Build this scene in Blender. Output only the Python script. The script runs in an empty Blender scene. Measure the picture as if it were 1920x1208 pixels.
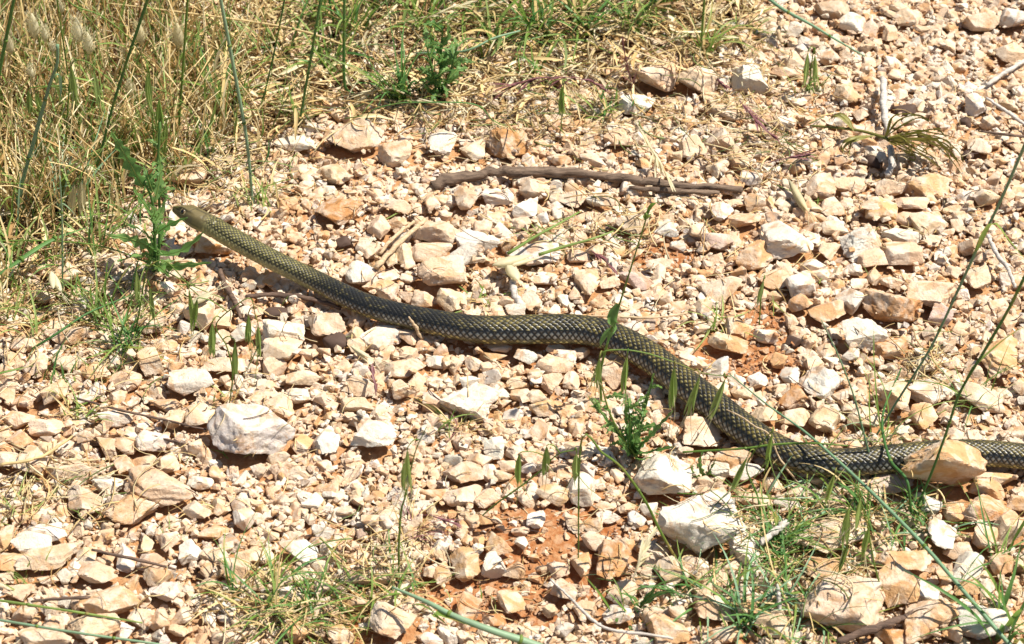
import bpy, bmesh, math, random
import numpy as np
from mathutils import Vector

# ------------------------------------------------------------------ camera, world, sun, exposure
scene = bpy.context.scene
COL = scene.collection
TH = math.radians(40.0)            # how far the camera looks down
DIST = 2.40                        # metres from the lens to the ground at the picture centre
LENS = 85.0
FPX = LENS / 36.0 * 1920.0
CAM = np.array([0.0, -DIST * math.cos(TH), DIST * math.sin(TH)])
FW = np.array([0.0, math.cos(TH), -math.sin(TH)])
UP = np.array([0.0, math.sin(TH), math.cos(TH)])
cd = bpy.data.cameras.new('camera')
cam = bpy.data.objects.new('camera', cd)
COL.objects.link(cam)
cam.location = CAM
cam.rotation_euler = (math.radians(90) - TH, 0, 0)
cd.lens = LENS
cd.sensor_width = 36
cd.clip_start = 0.05
cd.clip_end = 500
cd.dof.use_dof = True
cd.dof.focus_distance = 2.36
cd.dof.aperture_fstop = 13
scene.camera = cam

SUN_EL, SUN_AZ = math.radians(61), math.radians(80)     # azimuth from +Y towards +X
w = bpy.data.worlds.new('World')
scene.world = w
w.use_nodes = True
nt = w.node_tree
bg = nt.nodes['Background']
sky = nt.nodes.new('ShaderNodeTexSky')
sky.sky_type = 'NISHITA'
sky.sun_disc = False
sky.sun_elevation = SUN_EL
sky.sun_rotation = SUN_AZ
nt.links.new(sky.outputs[0], bg.inputs[0])
bg.inputs[1].default_value = 0.055
sl = bpy.data.lights.new('sun', 'SUN')
sl.energy = 4.6
sl.angle = math.radians(0.53)
sl.color = (1.0, 0.94, 0.84)
sun = bpy.data.objects.new('sun', sl)
COL.objects.link(sun)
sd = Vector((math.cos(SUN_EL) * math.sin(SUN_AZ), math.cos(SUN_EL) * math.cos(SUN_AZ), math.sin(SUN_EL)))
sun.rotation_euler = sd.to_track_quat('Z', 'Y').to_euler()
sun.location = (1, 1, 3)
vs = scene.view_settings
vs.view_transform = 'Standard'
vs.look = 'None'
vs.gamma = 1.0
vs.exposure = 0.88
scene.render.engine = 'CYCLES'
scene.cycles.max_bounces = 6

# ------------------------------------------------------------------ pixel -> place
def ray(px, py):
    return FW + (px - 960.0) / FPX * np.array([1.0, 0, 0]) - (py - 604.0) / FPX * UP

def at(px, py, z=0.0):
    """the point on the level z under a pixel of the photograph"""
    d = ray(px, py)
    t = (z - CAM[2]) / d[2]
    return CAM + d * t

def aty(px, py, Y):
    """the point on the upright plane y = Y under a pixel (for things standing on the ground)"""
    d = ray(px, py)
    t = (Y - CAM[1]) / d[1]
    return CAM + d * t

def mpp(p):
    """metres per pixel at a point"""
    return float(np.dot(np.asarray(p) - CAM, FW)) / FPX

# ------------------------------------------------------------------ materials
def mat(name, build):
    m = bpy.data.materials.new(name)
    m.use_nodes = True
    t = m.node_tree
    for n in list(t.nodes):
        t.nodes.remove(n)
    out = t.nodes.new('ShaderNodeOutputMaterial')
    build(t, out)
    return m

def N(t, typ, **kw):
    n = t.nodes.new(typ)
    for k, v in kw.items():
        setattr(n, k, v)
    return n

def noise_node(t, vec, scale, detail=3, rough=0.6, dist=0.0):
    n = N(t, 'ShaderNodeTexNoise')
    n.inputs['Scale'].default_value = scale
    n.inputs['Detail'].default_value = detail
    n.inputs['Roughness'].default_value = rough
    n.inputs['Distortion'].default_value = dist
    t.links.new(vec, n.inputs['Vector'])
    return n.outputs['Fac']

def ramp(t, fac, lo, hi, a=0.0, b=1.0):
    n = N(t, 'ShaderNodeMapRange')
    n.interpolation_type = 'SMOOTHSTEP'
    n.inputs[1].default_value = lo
    n.inputs[2].default_value = hi
    n.inputs[3].default_value = a
    n.inputs[4].default_value = b
    t.links.new(fac, n.inputs[0])
    return n.outputs[0]

def mix(t, fac, a, b, mode='MIX'):
    n = N(t, 'ShaderNodeMix', data_type='RGBA', blend_type=mode)
    for sock, v in ((n.inputs[0], fac), (n.inputs[6], a), (n.inputs[7], b)):
        if isinstance(v, (int, float)):
            sock.default_value = v
        elif isinstance(v, tuple):
            sock.default_value = v if len(v) == 4 else (*v, 1)
        else:
            t.links.new(v, sock)
    return n.outputs[2]

def stone_mat(name, from_object):
    def b(t, out):
        tc = N(t, 'ShaderNodeTexCoord')
        vec = tc.outputs['Object']
        if from_object:
            oi = N(t, 'ShaderNodeObjectInfo')
            mu = N(t, 'ShaderNodeMath', operation='MULTIPLY')
            mu.inputs[1].default_value = 37.0
            t.links.new(oi.outputs['Random'], mu.inputs[0])
            va = N(t, 'ShaderNodeVectorMath', operation='ADD')
            t.links.new(vec, va.inputs[0])
            t.links.new(mu.outputs[0], va.inputs[1])
            vec = va.outputs[0]
            col = oi.outputs['Color']
        else:
            at_ = N(t, 'ShaderNodeAttribute')
            at_.attribute_name = 'Col'
            col = at_.outputs['Color']
        n1 = noise_node(t, vec, 55, 4, 0.62, 0.6)
        n2 = noise_node(t, vec, 38, 3, 0.6, 1.2)
        n3 = noise_node(t, vec, 420, 3, 0.7)
        n4 = noise_node(t, vec, 90, 5, 0.7, 2.0)
        c = mix(t, ramp(t, n1, 0.40, 0.64, 0.0, 0.75), col, (0.72, 0.615, 0.49))
        c = mix(t, ramp(t, n2, 0.50, 0.66, 0.0, 0.66), c, (0.53, 0.29, 0.13))
        c = mix(t, ramp(t, n4, 0.60, 0.72, 0.0, 0.35), c, (0.38, 0.235, 0.125))
        c = mix(t, 1.0, c, mix(t, n3, (0.74, 0.73, 0.72), (1.16, 1.15, 1.14)), 'MULTIPLY')
        p = N(t, 'ShaderNodeBsdfPrincipled')
        t.links.new(c, p.inputs['Base Color'])
        p.inputs['Roughness'].default_value = 0.82
        p.inputs['Specular IOR Level'].default_value = 0.28
        bu = N(t, 'ShaderNodeBump')
        bu.inputs['Strength'].default_value = 0.75
        bu.inputs['Distance'].default_value = 0.0026
        nb = N(t, 'ShaderNodeMath', operation='ADD')
        t.links.new(noise_node(t, vec, 150, 7, 0.72), nb.inputs[0])
        t.links.new(n4, nb.inputs[1])
        t.links.new(nb.outputs[0], bu.inputs['Height'])
        t.links.new(bu.outputs[0], p.inputs['Normal'])
        t.links.new(p.outputs[0], out.inputs[0])
    return mat(name, b)

M_STONE = stone_mat('limestone', True)
M_GRAVEL = stone_mat('limestone_gravel', False)

def soil_build(t, out):
    tc = N(t, 'ShaderNodeTexCoord')
    vec = tc.outputs['Object']
    n1 = noise_node(t, vec, 12, 4, 0.6)
    n2 = noise_node(t, vec, 160, 5, 0.7)
    ga = N(t, 'ShaderNodeAttribute'); ga.attribute_name = 'Col'
    c = mix(t, ramp(t, n1, 0.35, 0.7, 0, 0.4), ga.outputs['Color'], (0.37, 0.165, 0.062))
    c = mix(t, ramp(t, n2, 0.35, 0.72, 0, 0.6), c, (0.54, 0.34, 0.18))
    vo = N(t, 'ShaderNodeTexVoronoi')
    vo.inputs['Scale'].default_value = 85
    t.links.new(vec, vo.inputs['Vector'])
    c = mix(t, ramp(t, vo.outputs['Distance'], 0.42, 0.25, 0, 0.35), c, (0.55, 0.40, 0.26))
    hu = N(t, 'ShaderNodeAttribute'); hu.attribute_name = 'Gloss'
    c = mix(t, hu.outputs['Fac'], c, mix(t, ramp(t, n2, 0.4, 0.65), (0.075, 0.038, 0.018), (0.17, 0.09, 0.042)))
    p = N(t, 'ShaderNodeBsdfPrincipled')
    t.links.new(c, p.inputs['Base Color'])
    p.inputs['Roughness'].default_value = 0.95
    p.inputs['Specular IOR Level'].default_value = 0.15
    bu = N(t, 'ShaderNodeBump')
    bu.inputs['Strength'].default_value = 1.0
    bu.inputs['Distance'].default_value = 0.003
    t.links.new(n2, bu.inputs['Height'])
    t.links.new(bu.outputs[0], p.inputs['Normal'])
    t.links.new(p.outputs[0], out.inputs[0])
M_SOIL = mat('red_soil', soil_build)

def leaf_mat(name, c1, c2, trans=0.35, scale=60, rough=0.5, attr=False, tip=None):
    def b(t, out):
        tc = N(t, 'ShaderNodeTexCoord')
        vec = tc.outputs['Object']
        oi = N(t, 'ShaderNodeObjectInfo')
        if attr:
            a = N(t, 'ShaderNodeAttribute')
            a.attribute_name = 'Col'
            base = a.outputs['Color']
        else:
            base = mix(t, oi.outputs['Random'], c1, c2)
        n = noise_node(t, vec, scale, 3)
        c = mix(t, 1.0, base, mix(t, n, (0.62, 0.62, 0.6), (1.35, 1.35, 1.3)), 'MULTIPLY')
        if tip:
            c = mix(t, ramp(t, noise_node(t, vec, 22, 2), 0.55, 0.66, 0, 0.8), c, tip)
        p = N(t, 'ShaderNodeBsdfPrincipled')
        t.links.new(c, p.inputs['Base Color'])
        p.inputs['Roughness'].default_value = rough
        p.inputs['Specular IOR Level'].default_value = 0.4
        tr = N(t, 'ShaderNodeBsdfTranslucent')
        t.links.new(c, tr.inputs[0])
        ms = N(t, 'ShaderNodeMixShader')
        ms.inputs[0].default_value = trans
        t.links.new(p.outputs[0], ms.inputs[1])
        t.links.new(tr.outputs[0], ms.inputs[2])
        t.links.new(ms.outputs[0], out.inputs[0])
    return mat(name, b)

M_GREEN = leaf_mat('grass_green', (0.15, 0.27, 0.045), (0.24, 0.35, 0.08), trans=0.45, tip=(0.42, 0.32, 0.10))
M_DEEP = leaf_mat('grass_deep_green', (0.08, 0.21, 0.055), (0.14, 0.29, 0.08), trans=0.42, tip=(0.26, 0.32, 0.07))
M_BLUE = leaf_mat('grass_blue_green', (0.17, 0.30, 0.17), (0.25, 0.37, 0.23), trans=0.2)
M_EAR = leaf_mat('spikelet_green', (0.30, 0.44, 0.11), (0.40, 0.50, 0.18), trans=0.55)
M_PALE = leaf_mat('spikelet_pale', (0.68, 0.61, 0.40), (0.80, 0.75, 0.56), trans=0.5)
M_STRAW = leaf_mat('straw', (0.58, 0.42, 0.18), (0.68, 0.53, 0.28), trans=0.3)
M_LITTER = leaf_mat('dry_grass', (0.5, 0.4, 0.2), (0.5, 0.4, 0.2), trans=0.3, attr=True, scale=40)
M_PURPLE = leaf_mat('brome_purple', (0.17, 0.06, 0.075), (0.26, 0.11, 0.11), trans=0.25)
M_THISTLE = leaf_mat('thistle_leaf', (0.115, 0.26, 0.065), (0.21, 0.36, 0.115), trans=0.5)
M_OLIVE = leaf_mat('weed_olive', (0.15, 0.15, 0.03), (0.26, 0.24, 0.06), trans=0.25)

def wood_mat(name, c1, c2):
    def b(t, out):
        tc = N(t, 'ShaderNodeTexCoord')
        mp = N(t, 'ShaderNodeMapping')
        mp.inputs['Scale'].default_value = (40, 420, 420)
        t.links.new(tc.outputs['Object'], mp.inputs[0])
        n = noise_node(t, mp.outputs[0], 1.0, 5, 0.7, 0.5)
        c = mix(t, ramp(t, n, 0.3, 0.7), c1, c2)
        p = N(t, 'ShaderNodeBsdfPrincipled')
        t.links.new(c, p.inputs['Base Color'])
        p.inputs['Roughness'].default_value = 0.85
        bu = N(t, 'ShaderNodeBump')
        bu.inputs['Strength'].default_value = 1.0
        bu.inputs['Distance'].default_value = 0.001
        t.links.new(n, bu.inputs['Height'])
        t.links.new(bu.outputs[0], p.inputs['Normal'])
        t.links.new(p.outputs[0], out.inputs[0])
    return mat(name, b)
M_WOOD = wood_mat('weathered_brown_wood', (0.055, 0.032, 0.02), (0.24, 0.165, 0.11))
M_GREYWOOD = wood_mat('bleached_wood', (0.34, 0.30, 0.26), (0.62, 0.57, 0.50))
M_DARKWOOD = wood_mat('dark_twig_bark', (0.05, 0.03, 0.022), (0.17, 0.105, 0.07))
M_TANWOOD = wood_mat('tan_dry_stem', (0.36, 0.24, 0.13), (0.60, 0.46, 0.29))

def snake_build(t, out):
    a = N(t, 'ShaderNodeAttribute'); a.attribute_name = 'Col'
    g = N(t, 'ShaderNodeAttribute'); g.attribute_name = 'Gloss'
    tc = N(t, 'ShaderNodeTexCoord')
    n = noise_node(t, tc.outputs['Object'], 700, 3)
    c = mix(t, 1.0, a.outputs['Color'], mix(t, n, (0.75, 0.75, 0.75), (1.22, 1.22, 1.22)), 'MULTIPLY')
    p = N(t, 'ShaderNodeBsdfPrincipled')
    t.links.new(c, p.inputs['Base Color'])
    r = N(t, 'ShaderNodeMapRange')
    r.inputs[3].default_value = 0.38
    r.inputs[4].default_value = 0.20
    t.links.new(g.outputs['Fac'], r.inputs[0])
    t.links.new(r.outputs[0], p.inputs['Roughness'])
    p.inputs['Specular IOR Level'].default_value = 0.5
    bu = N(t, 'ShaderNodeBump')
    bu.inputs['Strength'].default_value = 0.25
    bu.inputs['Distance'].default_value = 0.0003
    t.links.new(n, bu.inputs['Height'])
    t.links.new(bu.outputs[0], p.inputs['Normal'])
    t.links.new(p.outputs[0], out.inputs[0])
M_SNAKE = mat('snake_skin', snake_build)

def simple(name, c, rough=0.5, spec=0.5):
    def b(t, out):
        tc = N(t, 'ShaderNodeTexCoord')
        n = noise_node(t, tc.outputs['Object'], 500, 3)
        p = N(t, 'ShaderNodeBsdfPrincipled')
        t.links.new(mix(t, n, tuple(x * 0.7 for x in c), tuple(min(1, x * 1.3) for x in c)), p.inputs['Base Color'])
        p.inputs['Roughness'].default_value = rough
        p.inputs['Specular IOR Level'].default_value = spec
        t.links.new(p.outputs[0], out.inputs[0])
    return mat(name, b)
M_IRIS = simple('snake_iris', (0.075, 0.04, 0.018), 0.12, 0.6)
M_PUPIL = simple('snake_pupil', (0.004, 0.004, 0.004), 0.05, 0.8)
M_RIM = simple('snake_eye_rim', (0.38, 0.31, 0.17), 0.3)

# ------------------------------------------------------------------ mesh and object helpers
def mesh_np(name, V, F, smooth=True, col=None, extra=None):
    """V (n,3), F (m,3) or (m,4) int arrays -> mesh"""
    V = np.asarray(V, dtype=np.float32)
    F = np.asarray(F, dtype=np.int32)
    me = bpy.data.meshes.new(name)
    k = F.shape[1]
    me.vertices.add(len(V))
    me.vertices.foreach_set('co', V.ravel())
    me.loops.add(F.size)
    me.loops.foreach_set('vertex_index', F.ravel())
    me.polygons.add(len(F))
    me.polygons.foreach_set('loop_start', np.arange(0, F.size, k, dtype=np.int32))
    me.polygons.foreach_set('loop_total', np.full(len(F), k, dtype=np.int32))
    me.update(calc_edges=True)
    me.polygons.foreach_set('use_smooth', np.full(len(F), smooth, dtype=bool))
    if col is not None:
        a = me.attributes.new('Col', 'FLOAT_COLOR', 'POINT')
        c4 = np.ones((len(V), 4), dtype=np.float32)
        c4[:, :3] = col
        a.data.foreach_set('color', c4.ravel())
    if extra is not None:
        a = me.attributes.new('Gloss', 'FLOAT', 'POINT')
        a.data.foreach_set('value', np.asarray(extra, dtype=np.float32))
    return me

def link(name, me, m=None, parent=None, loc=None):
    o = bpy.data.objects.new(name, me)
    COL.objects.link(o)
    if m is not None and me is not None and not me.materials:
        me.materials.append(m)
    if loc is not None:
        o.location = loc
    if parent is not None:
        o.parent = parent
    return o

def tag(o, label, cat, group=None, kind=None):
    o['label'] = label
    o['category'] = cat
    if group:
        o['group'] = group
    if kind:
        o['kind'] = kind
    return o

def thing(name, loc, label, cat, group=None):
    o = bpy.data.objects.new(name, None)
    COL.objects.link(o)
    o.location = loc
    o.empty_display_size = 0.02
    return tag(o, label, cat, group)

def spline(P, n):
    """Catmull-Rom through the rows of P, n samples by arc length"""
    P = np.asarray(P, dtype=float)
    if len(P) == 2:
        t = np.linspace(0, 1, n)[:, None]
        return P[0] * (1 - t) + P[1] * t
    Q = np.vstack([2 * P[0] - P[1], P, 2 * P[-1] - P[-2]])
    out = []
    for i in range(1, len(Q) - 2):
        t = np.linspace(0, 1, 16, endpoint=False)[:, None]
        p0, p1, p2, p3 = Q[i - 1], Q[i], Q[i + 1], Q[i + 2]
        out.append(0.5 * (2 * p1 + (p2 - p0) * t + (2 * p0 - 5 * p1 + 4 * p2 - p3) * t ** 2 + (3 * p1 - p0 - 3 * p2 + p3) * t ** 3))
    out.append(Q[-2][None])
    S = np.vstack(out)
    L = np.concatenate([[0], np.cumsum(np.linalg.norm(np.diff(S[:, :3], axis=0), axis=1))])
    u = np.linspace(0, L[-1], n)
    return np.stack([np.interp(u, L, S[:, k]) for k in range(S.shape[1])], axis=1)

def frames(C):
    T = np.gradient(C, axis=0)
    T /= np.linalg.norm(T, axis=1)[:, None] + 1e-12
    S = np.cross(T, np.array([0.13, 0.11, 1.0]))
    ln = np.linalg.norm(S, axis=1)[:, None]
    S = np.where(ln > 1e-3, S / (ln + 1e-12), np.array([1.0, 0, 0]))
    return T, S, np.cross(S, T)

class Geo:
    """collects strands; one mesh out"""
    def __init__(self):
        self.V, self.F, self.C, self.n = [], [], [], 0
    def add(self, V, F, c=None):
        self.V.append(V); self.F.append(F + self.n)
        if c is not None:
            self.C.append(np.broadcast_to(np.asarray(c, dtype=float), (len(V), 3)))
        self.n += len(V)
    def tube(self, C, R, sides=5, c=None, flat=1.0):
        C = np.asarray(C); R = np.broadcast_to(np.asarray(R, dtype=float), (len(C),))
        T, S, U = frames(C)
        a = np.linspace(0, 2 * np.pi, sides, endpoint=False)
        V = C[:, None] + R[:, None, None] * (np.cos(a)[None, :, None] * S[:, None] + flat * np.sin(a)[None, :, None] * U[:, None])
        n = len(C)
        i, j = np.meshgrid(np.arange(n - 1), np.arange(sides), indexing='ij')
        j2 = (j + 1) % sides
        F = np.stack([i * sides + j, i * sides + j2, (i + 1) * sides + j2, (i + 1) * sides + j], -1).reshape(-1, 4)
        V = V.reshape(-1, 3)
        cap0 = np.full((sides, 4), 0); V = np.vstack([V, C[0], C[-1]])
        k = n * sides
        q = np.arange(sides); q2 = (q + 1) % sides
        F = np.vstack([F, np.stack([q2, q, np.full(sides, k), np.full(sides, k)], -1), np.stack([q + k - sides, q2 + k - sides, np.full(sides, k + 1), np.full(sides, k + 1)], -1)])
        self.add(V, F, c)
    def ribbon(self, C, W, side=None, fold=0.25, c=None, twist=0.0):
        C = np.asarray(C); W = np.broadcast_to(np.asarray(W, dtype=float), (len(C),))
        T, S, U = frames(C)
        if side is not None:
            S = np.asarray(side)[None] - T * (T @ np.asarray(side))[:, None]
            S /= np.linalg.norm(S, axis=1)[:, None] + 1e-9
            U = np.cross(S, T)
        if twist:
            a = np.linspace(0, twist, len(C))[:, None]
            S, U = S * np.cos(a) + U * np.sin(a), U * np.cos(a) - S * np.sin(a)
        L = C + S * W[:, None] / 2 + U * (fold * W[:, None])
        R = C - S * W[:, None] / 2 + U * (fold * W[:, None])
        V = np.stack([L, C, R], 1).reshape(-1, 3)
        i = np.arange(len(C) - 1)[:, None]
        F = np.vstack([np.hstack([3 * i, 3 * i + 1, 3 * i + 4, 3 * i + 3]), np.hstack([3 * i + 1, 3 * i + 2, 3 * i + 5, 3 * i + 4])])
        self.add(V, F, c)
    def mesh(self, name, origin=None, smooth=True):
        V = np.vstack(self.V)
        if origin is not None:
            V = V - np.asarray(origin)
        F = np.vstack(self.F)
        # caps were written as quads with a doubled corner: make them triangles
        tri = F[:, 2] == F[:, 3]
        quads = F[~tri]
        T3 = np.vstack([quads[:, [0, 1, 2]], quads[:, [0, 2, 3]], F[tri][:, :3]])
        return mesh_np(name, V, T3, smooth, np.vstack(self.C) if self.C else None)

rng = np.random.default_rng(20)
random.seed(7)
# ------------------------------------------------------------------ the ground
def make_ground():
    xs = np.concatenate([[-40, -12, -4, -2], np.linspace(-1.2, 1.2, 161), [2, 4, 12, 40]])
    ys = np.concatenate([[-40, -12, -4, -2], np.linspace(-1.0, 1.4, 161), [2, 4, 12, 60]])
    X, Y = np.meshgrid(xs, ys)
    Z = -0.0004 + 0.0015 * np.sin(X * 23 + 1) * np.sin(Y * 19) + 0.001 * np.sin(X * 61 + Y * 47)
    V = np.stack([X, Y, Z], -1).reshape(-1, 3)
    n, m = X.shape
    i, j = np.meshgrid(np.arange(n - 1), np.arange(m - 1), indexing='ij')
    F = np.stack([i * m + j, i * m + j + 1, (i + 1) * m + j + 1, (i + 1) * m + j], -1).reshape(-1, 4)
    hum = litterness(V[:, 0], V[:, 1]) * 0.92
    so = np.clip(np.array([soilness(a, b) for a, b, _ in V]) * 2.2 + 0.25, 0, 1)[:, None]
    gc = np.array((0.40, 0.215, 0.095)) * (1 - so) + np.array((0.28, 0.09, 0.026)) * so
    o = link('ground', mesh_np('ground', V, F, True, gc, hum), M_SOIL)
    tag(o, 'reddish brown earth of the path under the gravel', 'ground', kind='structure')
# ------------------------------------------------------------------ where the snake lies (needed before the gravel goes down)
# px, py of the body axis, height of the axis above the level of the soil, half thickness in px
SN = [(326, 391, .044, 19), (345, 399, .045, 19), (375, 413, .044, 19), (400, 426, .041, 19), (430, 444, .039, 19), (480, 471, .034, 18.5),
      (520, 492, .030, 18.5), (600, 531, .024, 19), (683, 571, .0235, 20.5), (767, 594, .024, 21.5), (867, 614, .025, 24), (920, 619, .025, 25.5),
      (1000, 618, .0255, 26.5), (1067, 617, .0255, 26.5), (1117, 623, .0255, 26.5), (1155, 635, .0255, 26.5), (1200, 658, .0255, 27),
      (1243, 687, .0255, 27.3), (1297, 729, .0255, 27.5), (1340, 761, .0255, 27.5), (1383, 795, .0255, 27.3), (1426, 825, .025, 27),
      (1465, 846, .025, 26.5), (1500, 859, .025, 26.5), (1550, 867, .025, 26), (1602, 867, .0245, 25.5), (1680, 859, .0245, 25), (1758, 851, .024, 24.5),
      (1840, 850, .024, 24), (1917, 856, .023, 23), (2000, 868, .022, 22), (2090, 872, .021, 20), (2190, 860, .020, 17.5), (2290, 830, .018, 15),
      (2390, 800, .016, 12), (2480, 790, .014, 9), (2560, 800, .012, 6), (2630, 820, .010, 2.5)]
SNP = []
for (px, py, z, r) in SN:
    if px > 560: z -= 0.002
    p = at(px, py, z)
    SNP.append([*p, r * mpp(p)])
SNP = np.array(SNP)
SNAKE = spline(SNP, 700)               # x y z radius
SNAKE_XY = SNAKE[:, :2]

# ------------------------------------------------------------------ stones
_ico = {}
def ico(sub):
    if sub not in _ico:
        bm = bmesh.new()
        bmesh.ops.create_icosphere(bm, subdivisions=sub, radius=1.0)
        V = np.array([v.co[:] for v in bm.verts])
        F = np.array([[v.index for v in f.verts] for f in bm.faces])
        bm.free()
        _ico[sub] = (V, F)
    return _ico[sub]

def sharp(me, deg):
    me.set_sharp_from_angle(angle=math.radians(deg))
    return me

def rnd_rot(r):
    q = r.normal(size=4); q /= np.linalg.norm(q)
    a, b, c, d = q
    return np.array([[a*a+b*b-c*c-d*d, 2*(b*c-a*d), 2*(b*d+a*c)], [2*(b*c+a*d), a*a-b*b+c*c-d*d, 2*(c*d-a*b)], [2*(b*d-a*c), 2*(c*d+a*b), a*a-b*b-c*c+d*d]])

def rock(r, sub, planes=None, p=None, rough=0.03):
    """an angular fragment: a rounded polyhedron of random cutting planes with lumps and chips, fitted to a unit box"""
    D, F = ico(sub)
    k = planes or int(r.integers(6, 10))
    nrm = r.normal(size=(k * 4, 3)); nrm /= np.linalg.norm(nrm, axis=1)[:, None]
    keep = [nrm[0]]
    for v in nrm[1:]:
        if len(keep) >= k: break
        if max(np.dot(v, q) for q in keep) < 0.62: keep.append(v)
    keep += [-x for x in keep if max(np.dot(-x, q) for q in keep) < 0.45]
    nrm = np.array(keep)
    h = r.uniform(0.62, 1.0, len(nrm))
    pw = p or r.uniform(26, 75)
    q = np.maximum(D @ nrm.T, 0) / h
    R = (np.sum(q ** pw, axis=1) + 1e-9) ** (-1 / pw)
    R = np.minimum(R, 1.75)
    P = D * R[:, None]
    for f, a in ((3.0, rough), (6.5, rough * 0.6), (14, rough * 0.38), (26, rough * 0.2)):
        kk = r.normal(size=(4, 3)) * f
        ph = r.uniform(0, 6.28, 4)
        P = P * (1 + a * np.mean(np.sin(P @ kk.T + ph), axis=1) * 1.6)[:, None]
    P = P @ rnd_rot(r).T
    P -= (P.max(0) + P.min(0)) / 2
    P /= (P.max(0) - P.min(0))
    return P, F

# height field of what already lies on the ground, 2 mm cells
RES = 0.002
GX0, GY0, GX1, GY1 = -1.15, -0.85, 1.15, 1.15
H = np.zeros((int((GY1 - GY0) / RES), int((GX1 - GX0) / RES)))
def cells(x, y):
    return (np.clip(((y - GY0) / RES).astype(int), 0, H.shape[0] - 1), np.clip(((x - GX0) / RES).astype(int), 0, H.shape[1] - 1))

def settle(V, x, y, q):
    """height of the stone's centre when it is let down at x, y"""
    lo = V[:, 2] < 0
    c = cells(V[lo, 0] + x, V[lo, 1] + y)
    return float(np.quantile(H[c] - V[lo, 2], q))

def stamp(V, x, y, z):
    hi = V[:, 2] > -0.1 * abs(V[:, 2]).max()
    c = cells(V[hi, 0] + x, V[hi, 1] + y)
    np.maximum.at(H, c, V[hi, 2] + z)

STONE_C = {'c': (0.645, 0.47, 0.31), 'w': (0.70, 0.63, 0.53), 'g': (0.66, 0.62, 0.55), 'o': (0.57, 0.345, 0.165), 'k': (0.46, 0.225, 0.085),
           't': (0.53, 0.375, 0.235), 'p': (0.50, 0.375, 0.30), 'd': (0.085, 0.05, 0.035)}
STONE_W = {'c': 'cream', 'w': 'whitish', 'g': 'pale grey', 'o': 'light orange', 'k': 'rusty orange', 't': 'tan', 'p': 'pinkish grey', 'd': 'dark brown'}
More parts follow.
